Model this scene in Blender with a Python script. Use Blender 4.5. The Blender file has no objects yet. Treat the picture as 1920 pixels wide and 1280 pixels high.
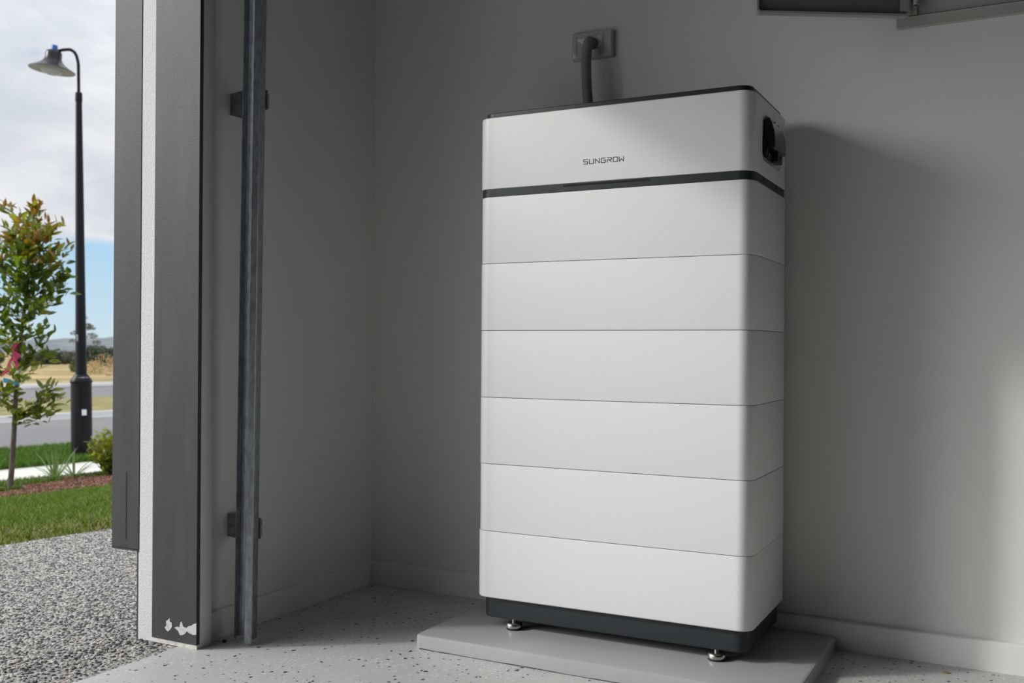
import bpy, bmesh, math, random
import numpy as np
from mathutils import Vector, Matrix

random.seed(7)
RNG = np.random.default_rng(11)
C = bpy.context.scene.collection
SC = bpy.context.scene

# ------------------------------------------------------------------ camera
YAW, PITCH, ROLL, FPX = 0.48205, 0.0039, -0.0057, 1861.8
cam_d = bpy.data.cameras.new('camera')
cam = bpy.data.objects.new('camera', cam_d)
C.objects.link(cam)
_f = Vector((-math.sin(YAW) * math.cos(PITCH), math.cos(YAW) * math.cos(PITCH), math.sin(PITCH)))
_r0 = Vector((math.cos(YAW), math.sin(YAW), 0))
_u0 = _r0.cross(_f)
_r = _r0 * math.cos(ROLL) - _u0 * math.sin(ROLL)
_u = _u0 * math.cos(ROLL) + _r0 * math.sin(ROLL)
M3 = Matrix((_r, _u, -_f)).transposed()
cam.matrix_world = Matrix.Translation((1.7706, -2.4649, 0.7189)) @ M3.to_4x4()
cam_d.sensor_width = 36.0
cam_d.lens = FPX / 1920 * 36.0
cam_d.clip_start = 0.05
cam_d.clip_end = 4000
cam_d.dof.use_dof = True
cam_d.dof.focus_distance = 2.35
cam_d.dof.aperture_fstop = 6.3
SC.camera = cam

# ------------------------------------------------------------------ world, sun, exposure
w = bpy.data.worlds.new('sky')
SC.world = w
w.use_nodes = True
nt = w.node_tree
nt.nodes.clear()


def N(tree, t, **kw):
    n = tree.nodes.new(t)
    for k, v in kw.items():
        setattr(n, k, v)
    return n


def link(tree, a, b):
    tree.links.new(a, b)


def ramp(tree, stops, interp='LINEAR'):
    n = tree.nodes.new('ShaderNodeValToRGB')
    cr = n.color_ramp
    cr.interpolation = interp
    while len(cr.elements) > 1:
        cr.elements.remove(cr.elements[-1])
    cr.elements[0].position = stops[0][0]
    cr.elements[0].color = (*stops[0][1], 1)
    for p, c in stops[1:]:
        e = cr.elements.new(p)
        e.color = (*c, 1)
    return n


SKY = 1.0
tc = N(nt, 'ShaderNodeTexCoord')
sep = N(nt, 'ShaderNodeSeparateXYZ')
link(nt, tc.outputs['Generated'], sep.inputs[0])
mp = N(nt, 'ShaderNodeMapping')
mp.inputs['Scale'].default_value = (1.0, 1.0, 2.3)
link(nt, tc.outputs['Generated'], mp.inputs[0])
n1 = N(nt, 'ShaderNodeTexNoise')
n1.inputs['Scale'].default_value = 6.5
n1.inputs['Detail'].default_value = 7
n1.inputs['Roughness'].default_value = 0.55
n1.inputs['Distortion'].default_value = 0.3
link(nt, mp.outputs[0], n1.inputs['Vector'])
n2 = N(nt, 'ShaderNodeTexNoise')
n2.inputs['Scale'].default_value = 9.0
n2.inputs['Detail'].default_value = 6
link(nt, mp.outputs[0], n2.inputs['Vector'])
# clear sky colour by height
blue = ramp(nt, [(0.0, (0.62, 0.76, 0.83)), (0.03, (0.55, 0.74, 0.86)), (0.09, (0.44, 0.68, 0.88)), (0.5, (0.25, 0.45, 0.75))])
link(nt, sep.outputs['Z'], blue.inputs[0])
# cloud deck: shade by noise
cloud = ramp(nt, [(0.30, (0.60, 0.645, 0.72)), (0.47, (0.70, 0.735, 0.79)), (0.62, (0.84, 0.86, 0.885))])
link(nt, n1.outputs['Fac'], cloud.inputs[0])
# deck coverage: starts a few degrees up, ragged lower rim
cov1 = N(nt, 'ShaderNodeMath', operation='MULTIPLY_ADD')
link(nt, n2.outputs['Fac'], cov1.inputs[0])
cov1.inputs[1].default_value = 0.018
link(nt, sep.outputs['Z'], cov1.inputs[2])
cov = N(nt, 'ShaderNodeMapRange', interpolation_type='SMOOTHSTEP')
cov.inputs['From Min'].default_value = 0.094
cov.inputs['From Max'].default_value = 0.108
link(nt, cov1.outputs[0], cov.inputs['Value'])
# thin holes in the deck and wisps below it
hole = ramp(nt, [(0.27, (0.25, 0.25, 0.25)), (0.38, (1, 1, 1))])
link(nt, n1.outputs['Fac'], hole.inputs[0])
covh = N(nt, 'ShaderNodeMath', operation='MULTIPLY')
link(nt, cov.outputs[0], covh.inputs[0])
link(nt, hole.outputs[0], covh.inputs[1])
wis = ramp(nt, [(0.50, (0, 0, 0)), (0.66, (0.55, 0.55, 0.55))])
link(nt, n2.outputs['Fac'], wis.inputs[0])
cmax = N(nt, 'ShaderNodeMath', operation='MAXIMUM')
link(nt, covh.outputs[0], cmax.inputs[0])
link(nt, wis.outputs[0], cmax.inputs[1])
mixs = N(nt, 'ShaderNodeMix', data_type='RGBA')
link(nt, cmax.outputs[0], mixs.inputs['Factor'])
link(nt, blue.outputs[0], mixs.inputs['A'])
link(nt, cloud.outputs[0], mixs.inputs['B'])
bg = N(nt, 'ShaderNodeBackground')
bg.inputs['Strength'].default_value = SKY
zen = N(nt, 'ShaderNodeMapRange')                    # an overcast deck is brighter overhead
zen.inputs['From Min'].default_value = 0.20
zen.inputs['From Max'].default_value = 1.0
zen.inputs['To Min'].default_value = 1.0
zen.inputs['To Max'].default_value = 1.9
link(nt, sep.outputs['Z'], zen.inputs['Value'])
zm = N(nt, 'ShaderNodeVectorMath', operation='SCALE')
link(nt, mixs.outputs['Result'], zm.inputs[0])
link(nt, zen.outputs[0], zm.inputs['Scale'])
link(nt, zm.outputs[0], bg.inputs['Color'])
wo = N(nt, 'ShaderNodeOutputWorld')
link(nt, bg.outputs[0], wo.inputs[0])

SUN_AZ, SUN_EL = math.radians(35.5), math.radians(30.0)    # azimuth of travel from +x


def sun(name, strength, angle, col, el=SUN_EL, az=SUN_AZ):
    d = bpy.data.lights.new(name, 'SUN')
    d.energy = strength
    d.angle = math.radians(angle)
    d.color = col
    o = bpy.data.objects.new(name, d)
    C.objects.link(o)
    v = Vector((math.cos(az) * math.cos(el), math.sin(az) * math.cos(el), -math.sin(el)))
    o.rotation_euler = v.to_track_quat('-Z', 'Y').to_euler()
    o.location = (-6, -5, 6)
    return o


sun('sun', 1.45, 3.5, (1.0, 0.975, 0.935))
sun('sun_glow_through_cloud', 1.95, 30.0, (1.0, 0.99, 0.975), math.radians(23.0), math.radians(35.0))

vs = SC.view_settings
vs.view_transform = 'Standard'
vs.look = 'None'
vs.exposure = 0.0
vs.gamma = 1.0
vs.use_curve_mapping = False
try:
    SC.cycles.max_bounces = 10
    SC.cycles.diffuse_bounces = 7
except Exception:
    pass


# ------------------------------------------------------------------ materials
def mat(name, col, rough=0.5, metal=0.0, noise=None, bump=None, spec=0.5, emit=None, trans=None, coat=None):
    """noise: (scale, other colour, lo, hi, detail[, stretch]); bump: (scale, strength)"""
    m = bpy.data.materials.new(name)
    m.use_nodes = True
    t = m.node_tree
    b = t.nodes['Principled BSDF']
    b.inputs['Base Color'].default_value = (*col, 1)
    b.inputs['Roughness'].default_value = rough
    b.inputs['Metallic'].default_value = metal
    b.inputs['Specular IOR Level'].default_value = spec
    if coat:
        b.inputs['Coat Weight'].default_value = coat
        b.inputs['Coat Roughness'].default_value = 0.25
    tc = N(t, 'ShaderNodeTexCoord')
    if noise:
        mpn = N(t, 'ShaderNodeMapping')
        mpn.inputs['Scale'].default_value = noise[5] if len(noise) > 5 else (1, 1, 1)
        link(t, tc.outputs['Object'], mpn.inputs[0])
        nn = N(t, 'ShaderNodeTexNoise')
        nn.inputs['Scale'].default_value = noise[0]
        nn.inputs['Detail'].default_value = noise[4]
        link(t, mpn.outputs[0], nn.inputs['Vector'])
        r = ramp(t, [(noise[2], col), (noise[3], noise[1])])
        link(t, nn.outputs['Fac'], r.inputs[0])
        link(t, r.outputs[0], b.inputs['Base Color'])
    if bump:
        nb = N(t, 'ShaderNodeTexNoise')
        nb.inputs['Scale'].default_value = bump[0]
        nb.inputs['Detail'].default_value = 4
        link(t, tc.outputs['Object'], nb.inputs['Vector'])
        bp = N(t, 'ShaderNodeBump')
        bp.inputs['Strength'].default_value = bump[1]
        bp.inputs['Distance'].default_value = 0.002
        link(t, nb.outputs['Fac'], bp.inputs['Height'])
        link(t, bp.outputs[0], b.inputs['Normal'])
    if emit:
        b.inputs['Emission Color'].default_value = (*emit, 1)
        b.inputs['Emission Strength'].default_value = 1
    if trans:
        tr = N(t, 'ShaderNodeBsdfTranslucent')
        tr.inputs['Color'].default_value = (*trans, 1)
        mx = N(t, 'ShaderNodeMixShader')
        mx.inputs[0].default_value = 0.42
        link(t, b.outputs[0], mx.inputs[1])
        link(t, tr.outputs[0], mx.inputs[2])
        link(t, mx.outputs[0], t.nodes['Material Output'].inputs[0])
    return m


def attr_mat(name, rough=0.8, trans=0.0, bump=None):
    m = bpy.data.materials.new(name)
    m.use_nodes = True
    t = m.node_tree
    b = t.nodes['Principled BSDF']
    a = N(t, 'ShaderNodeAttribute', attribute_name='col')
    link(t, a.outputs['Color'], b.inputs['Base Color'])
    b.inputs['Roughness'].default_value = rough
    b.inputs['Specular IOR Level'].default_value = 0.3
    if trans:
        tr = N(t, 'ShaderNodeBsdfTranslucent')
        link(t, a.outputs['Color'], tr.inputs['Color'])
        mx = N(t, 'ShaderNodeMixShader')
        mx.inputs[0].default_value = trans
        link(t, b.outputs[0], mx.inputs[1])
        link(t, tr.outputs[0], mx.inputs[2])
        link(t, mx.outputs[0], t.nodes['Material Output'].inputs[0])
    return m


def floor_material():
    m = bpy.data.materials.new('grey_flake_epoxy')
    m.use_nodes = True
    t = m.node_tree
    b = t.nodes['Principled BSDF']
    tc = N(t, 'ShaderNodeTexCoord')
    base = N(t, 'ShaderNodeTexNoise')
    base.inputs['Scale'].default_value = 3
    base.inputs['Detail'].default_value = 5
    link(t, tc.outputs['Object'], base.inputs['Vector'])
    rb = ramp(t, [(0.3, (0.515, 0.515, 0.508)), (0.7, (0.565, 0.563, 0.55))])
    link(t, base.outputs['Fac'], rb.inputs[0])
    prev = rb.outputs[0]
    # (cell scale, flake radius, share of cells, colour, stretch)
    for sc, rad, share, col, off, cl in ((150, 0.40, 0.30, (0.70, 0.70, 0.67), 3.1, (0.35, 0.62)),
                                         (95, 0.34, 0.20, (0.72, 0.71, 0.65), 7.7, (0.40, 0.6)),
                                         (60, 0.19, 0.13, (0.05, 0.05, 0.05), 1.3, None),
                                         (34, 0.15, 0.13, (0.03, 0.03, 0.03), 5.2, None)):
        wr = N(t, 'ShaderNodeTexNoise')
        wr.inputs['Scale'].default_value = sc * 1.2
        link(t, tc.outputs['Object'], wr.inputs['Vector'])
        ad = N(t, 'ShaderNodeVectorMath', operation='SCALE')
        link(t, wr.outputs['Color'], ad.inputs[0])
        ad.inputs['Scale'].default_value = 0.5 / sc
        a2 = N(t, 'ShaderNodeVectorMath', operation='ADD')
        link(t, tc.outputs['Object'], a2.inputs[0])
        link(t, ad.outputs[0], a2.inputs[1])
        a3 = N(t, 'ShaderNodeVectorMath', operation='ADD')
        link(t, a2.outputs[0], a3.inputs[0])
        a3.inputs[1].default_value = (off, off * 2, 0)
        v = N(t, 'ShaderNodeTexVoronoi', feature='F1', voronoi_dimensions='2D')
        v.inputs['Scale'].default_value = sc
        link(t, a3.outputs[0], v.inputs['Vector'])
        lt = N(t, 'ShaderNodeMath', operation='LESS_THAN')
        link(t, v.outputs['Distance'], lt.inputs[0])
        sepc = N(t, 'ShaderNodeSeparateColor')
        link(t, v.outputs['Color'], sepc.inputs[0])
        rr = N(t, 'ShaderNodeMapRange')
        rr.inputs['To Min'].default_value = rad * 0.45
        rr.inputs['To Max'].default_value = rad * 1.15
        link(t, sepc.outputs[2], rr.inputs['Value'])
        link(t, rr.outputs[0], lt.inputs[1])
        sh = N(t, 'ShaderNodeMath', operation='LESS_THAN')
        link(t, sepc.outputs[0], sh.inputs[0])
        sh.inputs[1].default_value = share
        mu = N(t, 'ShaderNodeMath', operation='MULTIPLY')
        link(t, lt.outputs[0], mu.inputs[0])
        link(t, sh.outputs[0], mu.inputs[1])
        fac = mu.outputs[0]
        if cl:                       # pale flakes come in drifts
            cn = N(t, 'ShaderNodeTexNoise')
            cn.inputs['Scale'].default_value = 4.5
            cn.inputs['Detail'].default_value = 3
            link(t, a3.outputs[0], cn.inputs['Vector'])
            mr = N(t, 'ShaderNodeMapRange')
            mr.inputs['From Min'].default_value = cl[0]
            mr.inputs['From Max'].default_value = cl[1]
            link(t, cn.outputs['Fac'], mr.inputs['Value'])
            m2 = N(t, 'ShaderNodeMath', operation='MULTIPLY')
            link(t, fac, m2.inputs[0])
            link(t, mr.outputs[0], m2.inputs[1])
            fac = m2.outputs[0]
        mx = N(t, 'ShaderNodeMix', data_type='RGBA')
        link(t, fac, mx.inputs['Factor'])
        link(t, prev, mx.inputs['A'])
        mx.inputs['B'].default_value = (*col, 1)
        prev = mx.outputs['Result']
    link(t, prev, b.inputs['Base Color'])
    b.inputs['Roughness'].default_value = 0.42
    b.inputs['Specular IOR Level'].default_value = 0.4
    nb = N(t, 'ShaderNodeTexNoise')
    nb.inputs['Scale'].default_value = 220
    link(t, tc.outputs['Object'], nb.inputs['Vector'])
    bp = N(t, 'ShaderNodeBump')
    bp.inputs['Strength'].default_value = 0.25
    bp.inputs['Distance'].default_value = 0.001
    link(t, nb.outputs['Fac'], bp.inputs['Height'])
    link(t, bp.outputs[0], b.inputs['Normal'])
    return m


M = {}
M['floor'] = floor_material()
M['wall'] = mat('wall_paint', (0.76, 0.758, 0.728), 0.62, noise=(2.0, (0.78, 0.778, 0.747), 0.3, 0.7, 3), bump=(320, 0.06), spec=0.3)
M['skirting'] = mat('skirting_paint', (0.79, 0.788, 0.76), 0.42, bump=(150, 0.04))
M['ceiling'] = mat('dark_ceiling', (0.03, 0.03, 0.03), 0.9)  # unseen ceiling, kept near black to hold fill light down
M['unseen_wall'] = mat('near_black_unseen_wall', (0.05, 0.05, 0.05), 0.9, bump=(30, 0.3))  # unseen walls, kept near black to cut bounced light
M['trim_paint'] = mat('jamb_trim_paint', (0.60, 0.60, 0.58), 0.5, bump=(160, 0.1))
M['white'] = mat('white_powder_coat', (0.785, 0.78, 0.77), 0.42, bump=(900, 0.03), spec=0.35)
M['charcoal'] = mat('charcoal_plastic', (0.027, 0.034, 0.037), 0.42, spec=0.35)
M['black'] = mat('black_plastic', (0.008, 0.008, 0.009), 0.3)
M['smoke'] = mat('smoked_plastic', (0.055, 0.057, 0.055), 0.16, spec=0.6)
M['logo'] = mat('logo_print', (0.035, 0.035, 0.037), 0.5)
M['steel'] = mat('brushed_steel', (0.62, 0.59, 0.54), 0.28, 1.0)
M['rubber'] = mat('black_rubber', (0.012, 0.012, 0.012), 0.7)
M['pad'] = mat('painted_concrete_pad', (0.365, 0.37, 0.375), 0.34, noise=(6, (0.41, 0.41, 0.405), 0.35, 0.7, 6), bump=(40, 0.12))
M['galv'] = mat('galvanised_steel', (0.43, 0.455, 0.48), 0.40, 0.75, noise=(90, (0.30, 0.32, 0.345), 0.40, 0.62, 4, (1, 1, 0.4)), bump=(140, 0.05))
M['galv_dark'] = mat('aged_bracket_steel', (0.30, 0.305, 0.30), 0.5, 0.25, noise=(60, (0.20, 0.20, 0.20), 0.4, 0.65, 4))
M['jamb_dark'] = mat('dark_grey_paint', (0.050, 0.050, 0.051), 0.5, noise=(30, (0.066, 0.066, 0.066), 0.45, 0.75, 8, (1, 1, 0.12)), bump=(260, 0.15), spec=0.3)
M['cladding'] = mat('dark_cladding_paint', (0.046, 0.047, 0.050), 0.5, noise=(18, (0.058, 0.059, 0.061), 0.4, 0.7, 6, (1, 1, 0.15)), bump=(220, 0.15), spec=0.3)
M['render'] = mat('white_render', (0.66, 0.675, 0.67), 0.75, noise=(300, (0.60, 0.615, 0.61), 0.35, 0.6, 3), bump=(240, 0.6))
M['cream'] = mat('bare_base_filler', (0.60, 0.58, 0.52), 0.8, noise=(80, (0.42, 0.41, 0.38), 0.45, 0.7, 5), bump=(120, 0.5))
M['chip'] = mat('bare_patch', (0.56, 0.56, 0.55), 0.75, noise=(120, (0.42, 0.42, 0.42), 0.5, 0.75, 4))
M['wall_shade'] = mat('outer_wall_shade', (0.04, 0.04, 0.042), 0.6)  # shadow on the outer wall's foot put into its dark colour
M['plate'] = mat('grey_plate_plastic', (0.53, 0.525, 0.51), 0.4)
M['plate_line'] = mat('plate_groove', (0.12, 0.12, 0.118), 0.6)
M['white_patch'] = mat('patch_white', (0.95, 0.95, 0.96), 0.7, noise=(400, (0.80, 0.80, 0.83), 0.45, 0.65, 3))  # plain white for the flat shapes on the wall plate
M['conduit'] = mat('grey_conduit', (0.27, 0.272, 0.27), 0.5)
M['board'] = mat('cream_board_paint', (0.42, 0.41, 0.38), 0.5)
M['board_shade'] = mat('board_door_shade', (0.215, 0.20, 0.18), 0.55)  # shadow on the open door's inner face put into this darker colour
M['hole'] = mat('dark_hole', (0.01, 0.01, 0.01), 0.9)
M['lamp_black'] = mat('black_post_paint', (0.008, 0.009, 0.0105), 0.4, spec=0.22)
M['lamp_shade'] = mat('dark_shade_enamel', (0.012, 0.013, 0.018), 0.32, spec=0.35)
M['lamp_in'] = mat('shade_inside', (0.42, 0.40, 0.34), 0.5)
M['lens'] = mat('lamp_lens', (0.55, 0.54, 0.50), 0.2)
M['blue'] = mat('blue_photocell', (0.012, 0.09, 0.36), 0.4)
M['sticker'] = mat('white_sticker', (0.75, 0.77, 0.80), 0.5)
M['silver_tape'] = mat('silver_sticker', (0.40, 0.42, 0.46), 0.35, 0.3, noise=(30, (0.12, 0.12, 0.14), 0.45, 0.55, 3))
M['bark'] = mat('sapling_bark', (0.085, 0.062, 0.048), 0.85, noise=(40, (0.15, 0.115, 0.09), 0.4, 0.65, 5, (1, 1, 0.3)))
M['leaf_dark'] = mat('leaf_dark_green', (0.050, 0.085, 0.012), 0.4, trans=(0.09, 0.15, 0.008))
M['leaf_mid'] = mat('leaf_mid_green', (0.095, 0.145, 0.015), 0.4, trans=(0.18, 0.26, 0.012))
M['leaf_yellow'] = mat('leaf_yellow_green', (0.21, 0.235, 0.02), 0.4, trans=(0.38, 0.40, 0.02))
M['leaf_bronze'] = mat('leaf_bronze', (0.22, 0.125, 0.018), 0.4, trans=(0.36, 0.18, 0.015))
M['strap_leaf'] = mat('strap_leaf_green', (0.17, 0.26, 0.10), 0.4, trans=(0.2, 0.3, 0.08))
M['pink'] = mat('pink_ribbon', (0.80, 0.12, 0.25), 0.6, trans=(0.8, 0.15, 0.3))
M['tag_blue'] = mat('blue_tag', (0.03, 0.35, 0.72), 0.5)
M['drive_base'] = mat('driveway_mortar', (0.41, 0.395, 0.365), 0.85, noise=(40, (0.26, 0.255, 0.25), 0.40, 0.66, 5), bump=(90, 0.5))
M['pebble'] = attr_mat('aggregate_pebbles', 0.6)
M['grass'] = attr_mat('grass_blades', 0.55, 0.35)
M['soil'] = mat('lawn_soil', (0.060, 0.075, 0.022), 0.95, noise=(14, (0.12, 0.11, 0.04), 0.40, 0.70, 6))
M['mulch_soil'] = mat('mulch_soil', (0.085, 0.045, 0.030), 0.95, noise=(30, (0.045, 0.03, 0.02), 0.4, 0.65, 6))
M['mulch'] = attr_mat('bark_mulch', 0.9)
M['path'] = mat('pale_concrete', (0.60, 0.58, 0.53), 0.85, noise=(4, (0.66, 0.64, 0.59), 0.35, 0.7, 6), bump=(80, 0.2))
M['road'] = mat('grey_asphalt', (0.17, 0.165, 0.165), 0.85, noise=(0.6, (0.195, 0.19, 0.188), 0.35, 0.7, 8))
M['kerb'] = mat('kerb_concrete', (0.42, 0.42, 0.41), 0.85, noise=(2, (0.36, 0.36, 0.35), 0.4, 0.7, 5))
M['verge'] = mat('dry_verge', (0.17, 0.175, 0.05), 0.95, noise=(0.9, (0.30, 0.225, 0.095), 0.38, 0.66, 8))
M['field'] = mat('dry_field', (0.20, 0.165, 0.05), 0.95, noise=(0.22, (0.46, 0.32, 0.15), 0.40, 0.60, 12))
M['far_leaf'] = mat('far_foliage', (0.16, 0.175, 0.125), 0.8, noise=(0.5, (0.20, 0.21, 0.155), 0.4, 0.65, 4))  # haze over the distant bushes put into this lightened leaf colour
M['far_leaf_dark'] = mat('far_foliage_dark', (0.075, 0.10, 0.06), 0.8, noise=(0.5, (0.11, 0.135, 0.085), 0.4, 0.65, 4))  # darker bushes, also lightened to stand for haze
M['far_leaf_haze'] = mat('far_foliage_haze', (0.135, 0.16, 0.168), 0.9, noise=(0.05, (0.19, 0.215, 0.225), 0.4, 0.65, 8))  # blue-grey haze on the hills put into their colour
M['dry_leaf_mass'] = mat('dry_shrub_foliage', (0.50, 0.37, 0.21), 0.9, noise=(2.0, (0.40, 0.34, 0.16), 0.4, 0.65, 4))
M['green_leaf_mass'] = mat('bright_shrub_foliage', (0.10, 0.16, 0.02), 0.8)
M['brown_leaf'] = mat('brown_dry_leaf', (0.35, 0.24, 0.10), 0.7)
M['debris'] = mat('dark_seam_and_debris', (0.02, 0.018, 0.015), 0.8)
M['eave'] = mat('eave_paint', (0.5, 0.5, 0.49), 0.7)


# ------------------------------------------------------------------ mesh helpers
def tag(o, label=None, cat=None, group=None, kind=None):
    if label:
        o['label'] = label
    if cat:
        o['category'] = cat
    if group:
        o['group'] = group
    if kind:
        o['kind'] = kind
    return o


def empty(name, loc=(0, 0, 0), rz=0.0):
    o = bpy.data.objects.new(name, None)
    C.objects.link(o)
    o.location = loc
    o.rotation_euler = (0, 0, rz)
    o.empty_display_size = 0.1
    return o


def obj(name, me, m=None, parent=None, smooth=None):
    if isinstance(me, bmesh.types.BMesh):
        mm = bpy.data.meshes.new(name)
        bmesh.ops.recalc_face_normals(me, faces=me.faces)
        me.to_mesh(mm)
        me.free()
        me = mm
    if m is not None and not me.materials:
        me.materials.append(m)
    if smooth is not None:
        me.polygons.foreach_set('use_smooth', [True] * len(me.polygons))
        try:
            me.set_sharp_from_angle(angle=math.radians(smooth))
        except Exception:
            pass
    o = bpy.data.objects.new(name, me)
    C.objects.link(o)
    if parent is not None:
        o.parent = parent
    return o


def struct(name, me, m, smooth=None, parent=None):
    o = obj(name, me, m, parent, smooth)
    if parent is None:
        o['kind'] = 'structure'
    return o


def box(bm, x0, x1, y0, y1, z0, z1, bev=0.0, seg=2):
    r = bmesh.ops.create_cube(bm, size=1.0)
    vs = r['verts']
    for v in vs:
        v.co = Vector((x0 + (v.co.x + .5) * (x1 - x0), y0 + (v.co.y + .5) * (y1 - y0), z0 + (v.co.z + .5) * (z1 - z0)))
    if bev > 0:
        es = list({e for v in vs for e in v.link_edges})
        bmesh.ops.bevel(bm, geom=es, offset=bev, segments=seg, profile=0.5, affect='EDGES')
    return bm


def newbox(*a, **k):
    return box(bmesh.new(), *a, **k)


def rrect(x0, x1, y0, y1, rads, seg=10):
    """rounded rectangle, counter-clockwise from lower-left; rads = (ll, lr, ur, ul)"""
    pts = []
    for (cx, cy, a0), r, sx, sy in zip(((x0, y0, 180), (x1, y0, 270), (x1, y1, 0), (x0, y1, 90)), rads, (1, -1, -1, 1), (1, 1, -1, -1)):
        ox, oy = cx + sx * r, cy + sy * r
        if r < 1e-5:
            pts.append((cx, cy))
            continue
        for i in range(seg + 1):
            a = math.radians(a0 + 90 * i / seg)
            pts.append((ox + r * math.cos(a), oy + r * math.sin(a)))
    return pts


def inset(pts, d):
    """move a convex outline inwards by d"""
    n = len(pts)
    out = []
    for i in range(n):
        p0, p1, p2 = Vector(pts[i - 1]), Vector(pts[i]), Vector(pts[(i + 1) % n])
        a, b = (p1 - p0), (p2 - p1)
        if a.length < 1e-9 or b.length < 1e-9:
            out.append(tuple(p1))
            continue
        na, nb = Vector((-a.y, a.x)).normalized(), Vector((-b.y, b.x)).normalized()
        m = (na + nb)
        m = m / max(1e-6, m.length_squared) * 2
        q = p1 + m * d
        out.append((q.x, q.y))
    return out


def loft(bm, rings, cap=True):
    """rings: lists of 3D points, same count"""
    vv = [[bm.verts.new(p) for p in r] for r in rings]
    n = len(vv[0])
    for a, b in zip(vv[:-1], vv[1:]):
        for i in range(n):
            j = (i + 1) % n
            bm.faces.new((a[i], a[j], b[j], b[i]))
    if cap:
        bm.faces.new(list(reversed(vv[0])))
        bm.faces.new(vv[-1])
    return bm


def rprism(bm, x0, x1, y0, y1, z0, z1, rads, b0=0.0015, b1=0.0015, seg=10):
    base = rrect(x0, x1, y0, y1, rads, seg)
    rings = []
    k = 3
    if b0 > 0:
        for i in range(k + 1):
            a = math.pi / 2 * i / k
            rings.append([(x, y, z0 + b0 * (1 - math.cos(a))) for x, y in inset(base, b0 * (1 - math.sin(a)))])
    else:
        rings.append([(x, y, z0) for x, y in base])
    if b1 > 0:
        for i in range(k + 1):
            a = math.pi / 2 * i / k
            rings.append([(x, y, z1 - b1 * (1 - math.sin(a))) for x, y in inset(base, b1 * (1 - math.cos(a)))])
    else:
        rings.append([(x, y, z1) for x, y in base])
    return loft(bm, rings)


def lathe(bm, prof, cx=0, cy=0, n=24, axis=None, origin=None):
    """profile of (r, z); axis: optional 3x3 matrix + origin"""
    rings = []
    for r, z in prof:
        ring = []
        for i in range(n):
            a = 2 * math.pi * i / n
            p = Vector((max(r, 1e-5) * math.cos(a), max(r, 1e-5) * math.sin(a), z))
            if axis is not None:
                p = axis @ p
            if origin is not None:
                p = p + Vector(origin)
            ring.append((p.x + cx, p.y + cy, p.z))
        rings.append(ring)
    return loft(bm, rings)


def smooth_path(pts, per=8):
    pts = [Vector(p) for p in pts]
    out = []
    for i in range(len(pts) - 1):
        p0 = pts[max(i - 1, 0)]
        p1, p2 = pts[i], pts[i + 1]
        p3 = pts[min(i + 2, len(pts) - 1)]
        for k in range(per):
            t = k / per
            out.append(0.5 * ((2 * p1) + (p2 - p0) * t + (2 * p0 - 5 * p1 + 4 * p2 - p3) * t * t + (3 * p1 - p0 - 3 * p2 + p3) * t ** 3))
    out.append(pts[-1])
    return out


def tube(bm, path, rad, n=12, cap=True):
    """rad: number or list; parallel-transport frame"""
    path = [Vector(p) for p in path]
    rings = []
    t0 = (path[1] - path[0]).normalized()
    ref = Vector((1, 0, 0)) if abs(t0.x) < 0.9 else Vector((0, 1, 0))
    nrm = (ref - t0 * ref.dot(t0)).normalized()
    for i, p in enumerate(path):
        t = (path[min(i + 1, len(path) - 1)] - path[max(i - 1, 0)]).normalized()
        nrm = (nrm - t * nrm.dot(t)).normalized()
        bi = t.cross(nrm)
        r = rad[i] if isinstance(rad, (list, tuple)) else rad
        rings.append([p + (nrm * math.cos(2 * math.pi * k / n) + bi * math.sin(2 * math.pi * k / n)) * r for k in range(n)])
    return loft(bm, rings, cap)


def np_mesh(name, V, F, cols=None):
    me = bpy.data.meshes.new(name)
    me.from_pydata(V.tolist() if hasattr(V, 'tolist') else V, [], F.tolist() if hasattr(F, 'tolist') else F)
    if cols is not None:
        a = me.color_attributes.new('col', 'FLOAT_COLOR', 'POINT')
        cc = np.ones((len(V), 4), dtype=np.float32)
        cc[:, :3] = cols
        a.data.foreach_set('color', cc.ravel())
    return me


def extrude_profile(pts2, z0, z1, thick, lean=0.0):
    """open sheet profile in plan, thickened, from z0 to z1; lean: x shift per metre"""
    n = len(pts2)
    P = [Vector(p) for p in pts2]
    nr = []
    for i in range(n):
        d = (P[min(i + 1, n - 1)] - P[max(i - 1, 0)]).normalized()
        nr.append(Vector((-d.y, d.x)))
    loop = [P[i] + nr[i] * thick / 2 for i in range(n)] + [P[i] - nr[i] * thick / 2 for i in reversed(range(n))]
    bm = bmesh.new()
    lo = [bm.verts.new((p.x + lean * z0, p.y, z0)) for p in loop]
    hi = [bm.verts.new((p.x + lean * z1, p.y, z1)) for p in loop]
    m = len(loop)
    for i in range(m):
        j = (i + 1) % m
        bm.faces.new((lo[i], lo[j], hi[j], hi[i]))
    for i in range(n - 1):
        a, b = i, i + 1
        c, d = m - 1 - (i + 1), m - 1 - i
        bm.faces.new((hi[a], hi[b], hi[c], hi[d]))
        bm.faces.new((lo[d], lo[c], lo[b], lo[a]))
    return bm


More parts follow.
